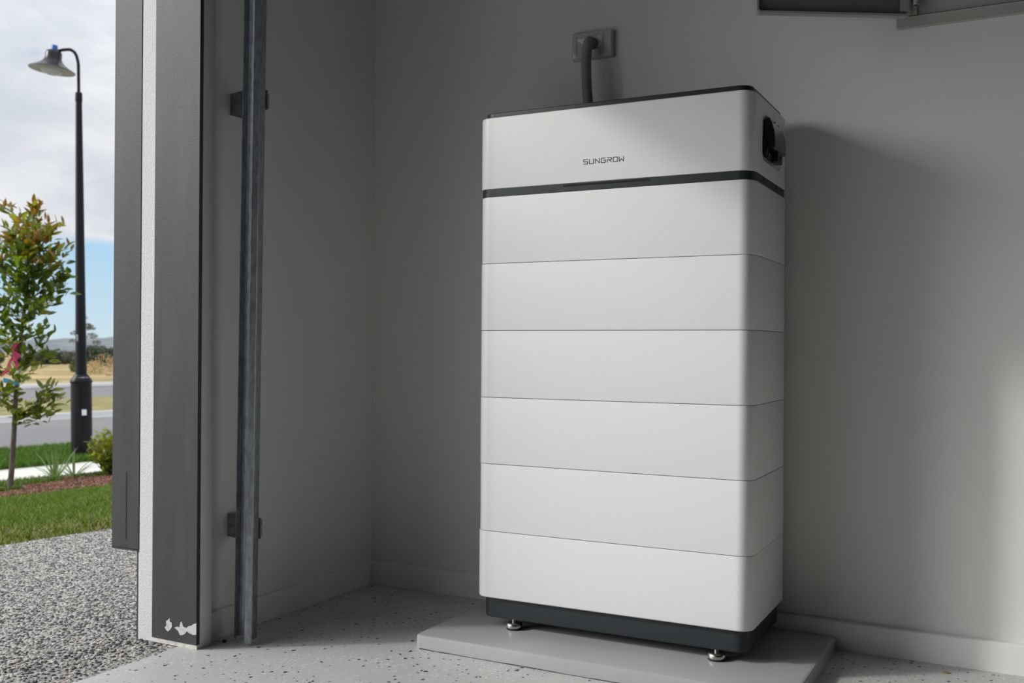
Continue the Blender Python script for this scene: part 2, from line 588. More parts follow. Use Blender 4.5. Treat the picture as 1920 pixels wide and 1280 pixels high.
# ------------------------------------------------------------------ room shell
struct('floor', newbox(-0.022, 5.9, -6.1, 0.12, -0.15, 0.0), M['floor'])
struct('wall_back', newbox(-0.16, 5.9, 0.010, 0.12, -0.02, 2.55), M['wall'])
struct('wall_left', newbox(-0.165, 0.0, -0.718, 0.010, -0.02, 2.55), M['wall'])
struct('wall_right', newbox(5.8, 5.9, -6.1, 0.010, -0.02, 2.55), M['unseen_wall'])
struct('wall_front', newbox(-0.165, 5.8, -6.1, -6.0, -0.02, 2.55), M['unseen_wall'])
bm = newbox(-0.165, 0.0, -5.55, -0.718, 2.0, 2.55)
box(bm, -0.165, 0.0, -6.0, -5.55, -0.02, 2.55)
struct('wall_lintel', bm, M['wall'])
struct('ceiling', newbox(-0.165, 5.9, -6.1, 0.12, 2.55, 2.65), M['ceiling'])
struct('eave', newbox(-0.42, -0.166, -6.4, 0.6, 2.36, 2.48), M['eave'])


def skirting(x0, x1, y0, y1, face):
    """board 67 mm high with an eased top edge"""
    bm = newbox(x0, x1, y0, y1, 0.0, 0.067)
    top = [e for e in bm.edges if all(v.co.z > 0.06 for v in e.verts) and
           all(abs((v.co.y if face[0] == 'y' else v.co.x) - face[1]) < 1e-4 for v in e.verts)]
    bmesh.ops.bevel(bm, geom=top, offset=0.004, segments=3, profile=0.5, affect='EDGES')
    return bm


struct('baseboard_back', skirting(0.012, 5.8, -0.012, 0.010, ('y', -0.012)), M['skirting'], 40)
struct('baseboard_left', skirting(0.0, 0.012, -0.688, 0.010, ('x', 0.012)), M['skirting'], 40)

# door jamb: white rendered return, dark painted board with chipped foot, inner trim
bm = newbox(-0.168, 0.034, -0.7285, -0.7182, -0.02, 2.3)
struct('trim_1', bm, M['render'])                                   # rendered face
jb = struct('trim_2', newbox(-0.110, 0.0365, -0.7395, -0.7286, 0.010, 2.3, bev=0.0008, seg=1), M['jamb_dark'])
# ragged bare patches where the paint has come off near the foot


def patch_poly(pts, y, t=0.0005):
    bm = bmesh.new()
    rings = [[(x, y, z) for x, z in pts], [(x, y - t, z) for x, z in pts]]
    return loft(bm, rings)


ch = patch_poly([(-0.066, 0.039), (-0.060, 0.045), (-0.062, 0.055), (-0.056, 0.058), (-0.050, 0.064), (-0.049, 0.055), (-0.043, 0.053), (-0.042, 0.045), (-0.047, 0.037), (-0.055, 0.031), (-0.061, 0.034)], -0.7396)
obj('chipped_patch', ch, M['chip'], jb)
ch = patch_poly([(-0.034, 0.043), (-0.026, 0.047), (-0.018, 0.046), (-0.015, 0.058), (-0.010, 0.061), (-0.006, 0.050), (0.004, 0.047), (0.010, 0.052), (0.020, 0.055), (0.028, 0.060), (0.0365, 0.063),
                 (0.0365, 0.036), (0.026, 0.034), (0.016, 0.036), (0.006, 0.040), (0.0, 0.033), (-0.008, 0.029), (-0.016, 0.028), (-0.022, 0.037)], -0.7396)
obj('chipped_patch', ch, M['chip'], jb)
bm = bmesh.new()
prof = [(-0.105, 0.0), (-0.085, 0.0), (-0.06, 0.0), (0.0, 0.0), (0.036, 0.0), (0.036, 0.020), (0.02, 0.019), (-0.02, 0.021), (-0.04, 0.014), (-0.07, 0.015), (-0.09, 0.017), (-0.105, 0.012)]
loft(bm, [[(x, -0.7287, z) for x, z in prof], [(x, -0.7380 + 0.002 * math.sin(90 * x), z * 0.9) for x, z in prof]])
struct('trim_3', bm, M['cream'])                                    # rough filler under the dark board
struct('trim_4', newbox(0.0, 0.036, -0.7285, -0.690, 0.0, 2.3, bev=0.002, seg=2), M['trim_paint'], 40)

# outer cladding panel that stops short of the ground
cl = struct('trim_5', newbox(-0.262, -0.1655, -0.7300, 0.60, 0.212, 2.3, bev=0.0015, seg=1), M['cladding'])
obj('drip_edge', newbox(-0.260, -0.168, -0.7312, 0.60, 0.2085, 0.2122), M['wall_shade'], cl)
obj('joint_groove', newbox(-0.2115, -0.2085, -0.7304, -0.7298, 0.235, 0.40), M['hole'], cl)
obj('wall_base', newbox(-0.176, -0.1655, -0.7265, 0.60, -0.03, 0.212), M['wall_shade'], cl)

# ------------------------------------------------------------------ outdoors (s = distance from the house, w = along the street)
NV = np.array([-0.985, 0.17])
WV = np.array([0.17, 0.985])


def SW(s, w):
    return NV * s + WV * w


def zg(s):
    s = np.asarray(s, dtype=float)
    return np.where(s < 0, 0.0, np.where(s < 8.4, -0.083 * s, -0.70 - 0.0 * s))


def strip(rows, w0, w1, nw=24, wob=0.0, thick=0.0):
    """ground strip through rows of (s, z); closed downwards a little"""
    V, F = [], []
    for s, z in rows:
        for k in range(nw + 1):
            wv = w0 + (w1 - w0) * k / nw
            ss = s
            p = SW(ss, wv)
            V.append((p[0], p[1], z))
    n = nw + 1
    for r in range(len(rows) - 1):
        for k in range(nw):
            F.append((r * n + k, r * n + k + 1, (r + 1) * n + k + 1, (r + 1) * n + k))
    me = bpy.data.meshes.new('strip')
    me.from_pydata(V, [], F)
    bm = bmesh.new()
    bm.from_mesh(me)
    bpy.data.meshes.remove(me)
    g = bmesh.ops.extrude_face_region(bm, geom=bm.faces[:])
    for v in g['geom']:
        if isinstance(v, bmesh.types.BMVert):
            v.co.z -= 0.12
    return bm


# driveway: from the slab edge down to the lawn
V, F = [], []
ys = np.linspace(-7.0, 9.0, 41)
for f in np.linspace(0, 1, 49):
    for y in ys:
        p1 = SW(2.41, (y + 0.0))
        x = -0.022 * (1 - f) + p1[0] * f
        yy = y * (1 - f) + p1[1] * f
        s = float(np.dot(NV, (x, yy)))
        V.append((x, yy, -0.002 if f == 0 else min(-0.003, -0.083 * max(s, 0))))
n = len(ys)
for r in range(48):
    for k in range(n - 1):
        F.append((r * n + k, (r + 1) * n + k, (r + 1) * n + k + 1, r * n + k + 1))
me = bpy.data.meshes.new('driveway')
me.from_pydata(V, [], F)
drive = struct('driveway', me, M['drive_base'])


def in_view_wedge(P, marg=0.35):
    """part of the ground near the line of sight through the door"""
    d = P - np.array([1.7706, -2.4649])
    f = np.array([-0.4636, 0.886])
    r = np.array([0.886, 0.4636])
    z = d @ f
    q = (d @ r) / np.maximum(z, 0.1)
    return (q > -0.5157 - marg / np.maximum(z, 0.5)) & (q < -0.36 + 0.6 * marg / np.maximum(z, 0.5)) & (z > 1.5)


# exposed aggregate: every pebble is a small dome
sp = 0.0112
gx, gy = np.meshgrid(np.arange(-2.75, -0.026, sp), np.arange(-1.75, 1.6, sp))
P = np.stack([gx.ravel(), gy.ravel()], 1) + RNG.uniform(-0.0045, 0.0045, (gx.size, 2))
P[:, 0] = np.minimum(P[:, 0], -0.026)
s_ = P @ NV
P = P[(s_ < 2.40) & in_view_wedge(P) & ~((P[:, 0] > -0.17) & (P[:, 1] > -0.735))]
n = len(P)
s_ = P @ NV
Z = np.minimum(-0.003, -0.083 * np.maximum(s_, 0)) - 0.0002
edge = np.clip((-P[:, 0] - 0.0) / 0.25, 0, 1)
Z = Z * 1.0
ang = RNG.uniform(0, 2 * np.pi, n)
ra = RNG.uniform(0.0036, 0.0074, n)
rb = ra * RNG.uniform(0.55, 0.95, n)
hh = RNG.uniform(0.0014, 0.0028, n)
K = 6
th = np.arange(K) * 2 * np.pi / K
Vs = np.zeros((n, 2 * K, 3))
for j, (sc, hz) in enumerate(((1.0, 0.0), (0.62, 1.0))):
    jit = RNG.uniform(0.8, 1.15, (n, K))
    lx = ra[:, None] * np.cos(th)[None] * sc * jit
    ly = rb[:, None] * np.sin(th)[None] * sc * jit
    Vs[:, j * K:(j + 1) * K, 0] = P[:, :1] + lx * np.cos(ang)[:, None] - ly * np.sin(ang)[:, None]
    Vs[:, j * K:(j + 1) * K, 1] = P[:, 1:] + lx * np.sin(ang)[:, None] + ly * np.cos(ang)[:, None]
    Vs[:, j * K:(j + 1) * K, 2] = (Z + hh * hz)[:, None]
Ff = []
base = [(i, (i + 1) % K, K + (i + 1) % K, K + i) for i in range(K)]
for i in range(n):
    o = i * 2 * K
    for q in base:
        Ff.append((q[0] + o, q[1] + o, q[2] + o, q[3] + o))
    Ff.append(tuple(range(o + K, o + 2 * K)))
pal = np.array([(0.05, 0.053, 0.058), (0.085, 0.085, 0.09), (0.16, 0.16, 0.16), (0.33, 0.315, 0.285), (0.52, 0.49, 0.43), (0.46, 0.36, 0.26), (0.57, 0.55, 0.50)])
pi = RNG.choice(len(pal), n, p=[0.17, 0.18, 0.16, 0.17, 0.17, 0.05, 0.10])
cols = pal[pi] * RNG.uniform(0.8, 1.15, (n, 1))
o = obj('aggregate_pebbles', np_mesh('aggregate_pebbles', Vs.reshape(-1, 3), Ff, np.repeat(cols, 2 * K, 0)), M['pebble'], drive)
o['kind'] = 'stuff'

WA, WB = -14.0, 30.0
struct('lawn', strip([(2.41, -0.205), (3.4, -0.083 * 3.4), (4.5, -0.083 * 4.5), (5.40, -0.083 * 5.4)], WA, WB), M['soil'])
struct('garden_bed', strip([(5.40, -0.083 * 5.4), (6.4, -0.083 * 6.4), (7.45, -0.083 * 7.45)], WA, WB), M['mulch_soil'])
fp = struct('footpath', strip([(7.45, -0.083 * 7.45 + 0.012), (8.4, -0.688), (9.03, -0.69)], WA, WB), M['path'])
struct('near_verge', strip([(9.03, -0.70), (10.72, -0.70)], WA, WB), M['soil'])
struct('near_kerb', strip([(10.72, -0.695), (10.95, -0.70), (11.0, -0.78)], WA, WB), M['kerb'])
struct('road', strip([(11.0, -0.80), (14.0, -0.765), (17.0, -0.80)], -40, 90), M['road'])
struct('far_kerb', strip([(16.85, -0.795), (17.0, -0.79), (17.15, -0.71), (17.4, -0.70)], -40, 90), M['kerb'])
struct('middle_verge', strip([(17.4, -0.70), (20, -0.72), (23.1, -0.74)], -40, 90, 40), M['verge'])
struct('second_road', strip([(23.1, -0.78), (27, -0.77), (29.6, -0.78)], -60, 120), M['road'])
struct('second_kerb', strip([(29.6, -0.75), (29.75, -0.68), (30.9, -0.66), (31.2, -0.68)], -60, 120), M['kerb'])
struct('dry_field', strip([(31.2, -0.70), (60, -1.15), (110, -2.1), (170, -3.2), (260, -4.9)], -300, 500, 60), M['field'])
# ground under everything far away
struct('far_ground', strip([(255, -4.9), (600, -6), (1500, -8)], -1600, 1900, 10), M['field'])
# wooded low hills on the horizon
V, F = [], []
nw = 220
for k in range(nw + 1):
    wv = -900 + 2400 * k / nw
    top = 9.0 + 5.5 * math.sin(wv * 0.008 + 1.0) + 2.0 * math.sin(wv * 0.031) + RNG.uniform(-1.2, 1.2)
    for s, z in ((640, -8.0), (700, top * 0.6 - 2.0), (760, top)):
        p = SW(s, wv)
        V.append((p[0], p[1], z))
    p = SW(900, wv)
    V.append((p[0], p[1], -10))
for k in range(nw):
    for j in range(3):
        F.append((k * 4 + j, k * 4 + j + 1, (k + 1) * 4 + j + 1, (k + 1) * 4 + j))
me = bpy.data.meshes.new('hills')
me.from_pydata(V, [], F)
struct('hills', me, M['far_leaf_haze'])


# ------------------------------------------------------------------ grass
def blades(name, P, Zb, h, wd, cols, lean=0.5):
    n = len(P)
    a = RNG.uniform(0, 2 * np.pi, n)
    la = RNG.uniform(0, 2 * np.pi, n)
    ln = h * RNG.uniform(0.1, lean, n)
    d = np.stack([np.cos(a), np.sin(a)], 1) * wd[:, None] / 2
    L = np.stack([np.cos(la), np.sin(la)], 1) * ln[:, None]
    Vv = np.zeros((n, 5, 3))
    Vv[:, 0, :2] = P - d
    Vv[:, 1, :2] = P + d
    Vv[:, 2, :2] = P + d * 0.8 + L * 0.35
    Vv[:, 3, :2] = P - d * 0.8 + L * 0.35
    Vv[:, 4, :2] = P + L
    Vv[:, :2, 2] = (Zb - 0.004)[:, None]
    Vv[:, 2:4, 2] = (Zb + h * 0.58)[:, None]
    Vv[:, 4, 2] = Zb + h
    idx = np.arange(n) * 5
    F = [f for i in idx.tolist() for f in ((i, i + 1, i + 2, i + 3), (i + 3, i + 2, i + 4))]
    return np_mesh(name, Vv.reshape(-1, 3), F, np.repeat(cols, 5, 0))


def scatter(s0, s1, w0, w1, dens, marg=0.5):
    n = int((s1 - s0) * (w1 - w0) * dens)
    s = RNG.uniform(s0, s1, n)
    wv = RNG.uniform(w0, w1, n)
    P = s[:, None] * NV + wv[:, None] * WV
    k = in_view_wedge(P, marg)
    return P[k], s[k], wv[k]


def grass_cols(n, dry):
    g = np.array([(0.070, 0.150, 0.012), (0.115, 0.205, 0.016), (0.175, 0.255, 0.025), (0.215, 0.265, 0.04), (0.34, 0.29, 0.12)])
    base = RNG.choice(4, n, p=[0.30, 0.36, 0.22, 0.12])
    c = g[base]
    isd = RNG.uniform(0, 1, n) < dry
    c[isd] = g[4]
    return c * RNG.uniform(0.75, 1.2, (n, 1))


P, s, wv = scatter(2.38, 5.38, -1.2, 4.2, 7500, 0.5)
n = len(P)
h = RNG.uniform(0.020, 0.050, n) * np.clip((s - 2.30) / 0.25, 0.35, 1) * np.clip((5.6 - s) / 0.7, 0.35, 1)
dry = np.clip(0.42 - (s - 2.4) * 0.5, 0.05, 0.42)
o = obj('lawn_grass', blades('lawn_grass', P, zg(s), h, RNG.uniform(0.004, 0.009, n), grass_cols(n, dry), 1.2), M['grass'])
tag(o, 'short green lawn with dry tips beside the pebbled driveway', 'grass', kind='stuff')
P, s, wv = scatter(8.98, 10.75, 1.0, 9.0, 5200, 0.9)
n = len(P)
cc = grass_cols(n, 0.03) * np.array([0.72, 0.90, 0.8])
o = obj('verge_grass', blades('verge_grass', P, zg(s), RNG.uniform(0.05, 0.115, n), RNG.uniform(0.006, 0.012, n), cc, 0.9), M['grass'])
tag(o, 'thick dark green grass strip between footpath and road', 'grass', kind='stuff')
# low tufts in the bed, along the path edge and around the sapling
Ps, Ss = [], []
for (cs, cw, rr, nn) in ((7.28, 2.5, 0.45, 500), (6.75, 2.35, 0.32, 800), (6.15, 1.75, 0.25, 500), (6.9, 3.15, 0.28, 600), (7.25, 3.75, 0.22, 350), (6.9, 2.0, 0.3, 400)):
    a = RNG.uniform(0, 2 * np.pi, nn)
    r = rr * np.sqrt(RNG.uniform(0, 1, nn))
    s = np.clip(cs + 0.5 * r * np.cos(a), 5.4, 7.5)
    Ps.append(s[:, None] * NV + (cw + r * np.sin(a))[:, None] * WV)
    Ss.append(s)
P, s = np.concatenate(Ps), np.concatenate(Ss)
n = len(P)
cc = grass_cols(n, 0.06) * np.array([0.7, 0.85, 0.9])
o = obj('bed_grass', blades('bed_grass', P, zg(s), RNG.uniform(0.02, 0.055, n), RNG.uniform(0.006, 0.011, n), cc, 1.2), M['grass'])
tag(o, 'low green tufts spreading over the bark mulch bed', 'grass', kind='stuff')
# bark chips
P, s, wv = scatter(5.42, 7.42, 0.6, 5.2, 2200, 0.6)
n = len(P)
a = RNG.uniform(0, 2 * np.pi, n)
L, W_ = RNG.uniform(0.012, 0.035, n), RNG.uniform(0.005, 0.012, n)
ca, sa = np.cos(a), np.sin(a)
Vv = np.zeros((n, 8, 3))
for j, (i0, i1, zz) in enumerate(((-1, -1, 0), (1, -1, 0), (1, 1, 0), (-1, 1, 0), (-1, -1, 1), (1, -1, 1), (1, 1, 1), (-1, 1, 1))):
    Vv[:, j, 0] = P[:, 0] + i0 * L / 2 * ca - i1 * W_ / 2 * sa
    Vv[:, j, 1] = P[:, 1] + i0 * L / 2 * sa + i1 * W_ / 2 * ca
    Vv[:, j, 2] = zg(s) - 0.003 + zz * 0.010 + i0 * RNG.uniform(0, 0.010, n)
F = [tuple(q + i * 8 for q in f) for i in range(n) for f in ((4, 5, 6, 7), (0, 1, 5, 4), (1, 2, 6, 5), (2, 3, 7, 6), (3, 0, 4, 7))]
pal = np.array([(0.16, 0.075, 0.045), (0.26, 0.13, 0.085), (0.10, 0.055, 0.04), (0.36, 0.20, 0.13)])
cols = pal[RNG.choice(4, n)] * RNG.uniform(0.8, 1.2, (n, 1))
o = obj('bark_chips', np_mesh('bark_chips', Vv.reshape(-1, 3), F, np.repeat(cols, 8, 0)), M['mulch'])
tag(o, 'reddish brown bark chips mulching the bed before the path', 'mulch', kind='stuff')


# ------------------------------------------------------------------ battery tower
UX, UY, UR, UWD, UDP = 0.5499, -0.3229, 0.0082, 0.6858, 0.322
PADZ = 0.033
KS = 0.987
FDROP = 0.0089 / KS                                                 # the feet are screwed out this far
unit = empty('battery_cabinet', (1.7706 + KS * (UX - 1.7706), -2.4649 + KS * (UY + 2.4649), PADZ + 0.0089), UR)
unit.scale = (KS, KS, KS)
tag(unit, 'tall white stacked home battery cabinet with charcoal bands on four metal feet', 'battery')
ZO = -PADZ
RC = (0.034, 0.034, 0.006, 0.006)
obj('base_plinth', rprism(bmesh.new(), 0.012, UWD - 0.012, 0.013, UDP - 0.01, 0.0475 + ZO, 0.0985 + ZO, (0.03, 0.03, 0.005, 0.005), 0.004, 0), M['charcoal'], unit, 40)
zl = [0.0981, 0.2619, 0.4270, 0.5905, 0.7550, 0.9198, 1.0847]
offs = [(-0.0012, -0.0008), (0.0006, 0.0), (0.0, -0.0004), (0.0005, 0.0), (0.0008, -0.0006), (0.0014, 0.0004)]
for i in range(6):
    dx, dy = offs[i]
    z0, z1 = zl[i] + ZO, zl[i + 1] + ZO
    bm = rprism(bmesh.new(), dx, UWD + dx * 0.5, dy, UDP, z0 + (0.0 if i == 0 else 0.0006), z1 - 0.0006, RC, 0.004 if i == 0 else 0.0013, 0.0013 if i < 5 else 0.003)
    obj('battery_module', bm, M['white'], unit, 35)
# thin dark joints seen between modules
bm = bmesh.new()
for z in zl[1:6]:
    rprism(bm, 0.003, UWD - 0.003, 0.003, UDP - 0.003, z + ZO - 0.0015, z + ZO + 0.0015, RC, 0, 0)
obj('joint_gaskets', bm, M['charcoal'], unit, 35)
# charcoal band with its indicator slot
band_bm = rprism(bmesh.new(), 0.0015, UWD - 0.0015, 0.0015, UDP - 0.002, 1.0847 + ZO, 1.1035 + ZO, RC, 0, 0)
band = obj('trim_band', band_bm, M['charcoal'], unit, 35)
obj('indicator_slot', newbox(0.234, 0.449, 0.0010, 0.004, 1.0964 + ZO, 1.1004 + ZO), M['hole'], band)
for yy in (0.1005, 0.2327):
    bm = bmesh.new()
    lathe(bm, [(0.0045, 0), (0.0045, 0.0012), (0.003, 0.0018), (0, 0.0018)], n=12, axis=Matrix(((0, 0, 1), (1, 0, 0), (0, 1, 0))), origin=(UWD - 0.0016, yy, 1.0975 + ZO))
    obj('screw', bm, M['black'], band, 40)
# top housing, with a shallow pocket in its right side for the isolator
hous = rprism(bmesh.new(), 0.0, UWD, 0.0, UDP, 1.1035 + ZO, 1.2797 + ZO, RC, 0.0015, 0.004)
housing = obj('inverter_housing', hous, M['white'], unit, 35)
bmc = bmesh.new()
pk = rrect(0.078, 0.268, 1.137 + ZO, 1.246 + ZO, (0.018,) * 4, 6)
pki = inset(pk, 0.007)
rings = [[(UWD - 0.0045, y, z) for y, z in pki], [(UWD - 0.0035, y, z) for y, z in inset(pk, 0.0055)], [(UWD + 0.001, y, z) for y, z in pk], [(UWD + 0.02, y, z) for y, z in pk]]
loft(bmc, rings)
cutter = obj('cutter', bmc, None)
cutter.location = unit.location
cutter.rotation_euler = (0, 0, UR)
cutter.scale = (KS, KS, KS)
md = housing.modifiers.new('pocket', 'BOOLEAN')
md.operation = 'DIFFERENCE'
md.object = cutter
md.solver = 'EXACT'
bpy.context.view_layer.update()
dg = bpy.context.evaluated_depsgraph_get()
newme = bpy.data.meshes.new_from_object(housing.evaluated_get(dg))
housing.modifiers.clear()
housing.data = newme
newme.polygons.foreach_set('use_smooth', [True] * len(newme.polygons))
newme.set_sharp_from_angle(angle=math.radians(35))
bpy.data.objects.remove(cutter)
obj('lid', rprism(bmesh.new(), 0.011, UWD - 0.009, 0.009, UDP - 0.01, 1.2797 + ZO, 1.2925 + ZO, (0.03, 0.03, 0.005, 0.005), 0, 0.003), M['charcoal'], unit, 35)

# maker's lettering on the housing front, drawn as strokes
GL = {
    'S': [[(1, 1), (.15, 1), (.03, .93), (0, .82), (0, .66), (.05, .55), (.15, .5), (.85, .5), (.96, .45), (1, .34), (1, .16), (.96, .05), (.85, 0), (.05, 0)]],
    'U': [[(0, 1), (0, .12), (.04, .03), (.12, 0), (.88, 0), (.96, .03), (1, .12), (1, 1)]],
    'N': [[(0, 0), (0, .96), (.06, .96), (.94, .04), (1, .04), (1, 1)]],
    'G': [[(.95, 1), (.15, 1), (.04, .96), (0, .85), (0, .15), (.04, .04), (.15, 0), (.85, 0), (.96, .04), (1, .15), (1, .54), (.5, .54)]],
    'R': [[(.02, .98), (.86, .98), (.97, .93), (1, .82), (1, .64), (.96, .54), (.86, .5), (.6, .5)], [(0, 0), (0, .42), (.04, .52), (.14, .54), (.45, .54), (1, 0)]],
    'O': [[(0, .42), (0, .85), (.04, .96), (.15, 1), (.85, 1), (.96, .96), (1, .85), (1, .70)], [(1, .58), (1, .15), (.96, .04), (.85, 0), (.15, 0), (.04, .04), (0, .15), (0, .30)]],
    'W': [[(0, 1), (0, .02), (.06, .02), (.5, .52), (.94, .02), (1, .02), (1, 1)]],
}
bm = bmesh.new()
X0, LW, LP, ZB, LH, ST = 0.2858, 0.01215, 0.01492, 1.1447, 0.0122, 0.00175
for k, chx in enumerate('SUNGROW'):
    for st in GL[chx]:
        for (ax, ay), (bx, by) in zip(st[:-1], st[1:]):
            a = Vector((X0 + k * LP + ax * (LW - ST), ZB + ST / 2 + ay * (LH - ST)))
            b = Vector((X0 + k * LP + bx * (LW - ST), ZB + ST / 2 + by * (LH - ST)))
            d = (b - a).normalized() * ST * 0.42
            nn = Vector((-d.y, d.x)).normalized() * ST / 2
            q = [a - d + nn, b + d + nn, b + d - nn, a - d - nn]
            lo = [(p.x, 0.0002, p.y + ZO) for p in q]
            hi = [(p.x, -0.0003, p.y + ZO) for p in q]
            loft(bm, [lo, hi])
obj('lettering', bm, M['logo'], unit)

# isolator in the pocket: smoked hinged cover, dark body, latch
xs = UWD - 0.0044
iso = obj('isolator_switch', newbox(xs, xs + 0.008, 0.112, 0.240, 1.160 + ZO, 1.236 + ZO, bev=0.002), M['black'], unit, 40)
bm = bmesh.new()
sidep = [(xs + 0.004, 1.2365), (xs + 0.013, 1.2355), (xs + 0.019, 1.228), (xs + 0.0245, 1.208), (xs + 0.0265, 1.186), (xs + 0.0260, 1.171), (xs + 0.022, 1.167), (xs + 0.004, 1.172)]
loft(bm, [[(x, 0.1085, z + ZO) for x, z in sidep], [(x, 0.226, z + ZO) for x, z in sidep]])
bmesh.ops.bevel(bm, geom=[e for e in bm.edges if abs(e.verts[0].co.y - e.verts[1].co.y) < 1e-5], offset=0.002, segments=2, affect='EDGES')
obj('smoked_cover', bm, M['smoke'], iso, 30)
bm = bmesh.new()
loft(bm, [[(x, 0.1060, z + ZO) for x, z in sidep], [(x, 0.1084, z + ZO) for x, z in sidep]])
obj('cover_edge', bm, M['black'], iso)
bm = newbox(xs + 0.006, xs + 0.025, 0.150, 0.196, 1.142 + ZO, 1.169 + ZO, bev=0.003)
obj('latch', bm, M['black'], iso, 40)
bm = newbox(xs + 0.0246, xs + 0.0275, 0.166, 0.180, 1.150 + ZO, 1.159 + ZO, bev=0.001)
obj('latch_eye', bm, M['charcoal'], iso)
bm = newbox(xs, xs + 0.010, 0.100, 0.113, 1.152 + ZO, 1.190 + ZO, bev=0.003)
obj('padlock_bracket', bm, M['black'], iso, 40)
obj('bottom_catch', newbox(xs, xs + 0.012, 0.112, 0.165, 1.148 + ZO, 1.161 + ZO, bev=0.003), M['black'], iso, 40)
for yy in (0.122, 0.17, 0.212):
    obj('hinge_lug', newbox(xs + 0.003, xs + 0.013, yy - 0.006, yy + 0.006, 1.234 + ZO, 1.2400 + ZO, bev=0.002), M['black'], iso, 40)

# adjustable feet
for fx, fy in ((0.0985, 0.022), (0.603, 0.022), (0.0985, 0.285), (0.603, 0.285)):
    zf = -FDROP
    bm = bmesh.new()
    lathe(bm, [(0.0, zf + 0.0045), (0.0190, zf + 0.0045), (0.0203, zf + 0.0062), (0.0206, zf + 0.0095), (0.0203, zf + 0.0128), (0.0185, zf + 0.0155), (0.0150, zf + 0.0168), (0.0, zf + 0.0172)], fx, fy, 32)
    ft = obj('levelling_foot', bm, M['steel'], unit, 40)
    bm = bmesh.new()
    lathe(bm, [(0.0, zf), (0.0182, zf), (0.0192, zf + 0.0010), (0.0192, zf + 0.0046), (0.0, zf + 0.0046)], fx, fy, 32)
    obj('rubber_sole', bm, M['rubber'], ft, 40)
    bm = bmesh.new()
    pr = [(0.0, zf + 0.0165)]
    for k in range(5):
        pr += [(0.0052, zf + 0.0168 + k * 0.0013), (0.0062, zf + 0.0174 + k * 0.0013)]
    pr += [(0.0052, 0.0150), (0.0, 0.0150)]
    lathe(bm, pr, fx, fy, 14)
    obj('threaded_stem', bm, M['steel'], ft, 40)

# ------------------------------------------------------------------ concrete pad
pad = obj('concrete_pad', rprism(bmesh.new(), 0, 0.884, 0, 0.466, 0, PADZ, (0.012, 0.012, 0.012, 0.012), 0, 0.005, 5), M['pad'], None, 30)
pad.location = (0.4775, -0.4805, 0)
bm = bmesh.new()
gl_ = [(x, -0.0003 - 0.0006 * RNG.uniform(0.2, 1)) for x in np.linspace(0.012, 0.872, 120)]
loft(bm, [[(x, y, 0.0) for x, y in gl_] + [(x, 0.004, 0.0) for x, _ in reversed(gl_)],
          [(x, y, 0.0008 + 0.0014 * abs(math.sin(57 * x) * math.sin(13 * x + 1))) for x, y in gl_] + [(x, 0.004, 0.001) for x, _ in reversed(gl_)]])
obj('dark_seam_line', bm, M['debris'], pad)  # dark broken seam line along the pad's front foot
tag(pad, 'low grey painted concrete pad under the battery cabinet', 'pad')
# ------------------------------------------------------------------ wall outlet plate with conduit
plate = empty('outlet_plate', (0.722, 0.010, 1.527))
tag(plate, 'grey wall plate with white patches above the battery cabinet', 'outlet')
hw, hh_ = 0.0582, 0.0365
bm = bmesh.new()
pr = rrect(-hw, hw, -hh_, hh_, (0.003,) * 4, 3)
loft(bm, [[(x, 0.0, z) for x, z in pr], [(x, -0.016, z) for x, z in pr], [(x, -0.0195, z) for x, z in inset(pr, 0.0032)]])
pb = obj('plate_body', bm, M['plate'], plate, 30)
for gx_ in (-0.0435, 0.0335):
    obj('plate_groove', newbox(gx_ - 0.0006, gx_ + 0.0006, -0.0198, -0.0190, -0.027, 0.027), M['plate_line'], pb)


def white_patch(pts):
    bm = bmesh.new()
    loft(bm, [[(x, -0.0194, z) for x, z in pts], [(x, -0.0199, z) for x, z in pts]])
    obj('plate_patch', bm, M['white_patch'], pb)  # flat white shape laid on the plate face


white_patch([(-0.041, 0.021), (-0.0395, 0.019), (-0.020, 0.0195), (-0.016, 0.017), (-0.018, 0.009), (-0.022, 0.002), (-0.028, 0.004), (-0.033, 0.009), (-0.0375, 0.0135), (-0.041, 0.010)])
white_patch([(0.0195 + 0.0105 * math.cos(a), 0.007 + 0.0155 * math.sin(a)) for a in np.linspace(0, 2 * math.pi, 18)[:-1]])
white_patch([(-0.0545, -0.012), (-0.051, -0.020), (-0.046, -0.0275), (-0.044, -0.031), (-0.0545, -0.032)])
bm = bmesh.new()
ax = Matrix(((1, 0, 0), (0, 0, -1), (0, 1, 0)))
lathe(bm, [(0, 0), (0.0152, 0), (0.0152, 0.004), (0.0145, 0.006), (0.0, 0.006)], n=24, axis=ax, origin=(0.0045, -0.019, 0.001))
obj('conduit_gland', bm, M['conduit'], plate, 40)

cond = empty('conduit', (0.737, -0.060, 1.2852))
tag(cond, 'dark grey corrugated conduit bending from the wall plate down to the cabinet lid', 'conduit')
pth = [Vector(p) - Vector((0.737, -0.060, 1.2852)) for p in smooth_path([(0.7265, -0.018, 1.529), (0.7265, -0.032, 1.5285), (0.727, -0.045, 1.520), (0.7265, -0.052, 1.500), (0.726, -0.054, 1.46), (0.728, -0.055, 1.41), (0.733, -0.055, 1.345), (0.737, -0.060, 1.2852)], 14)]
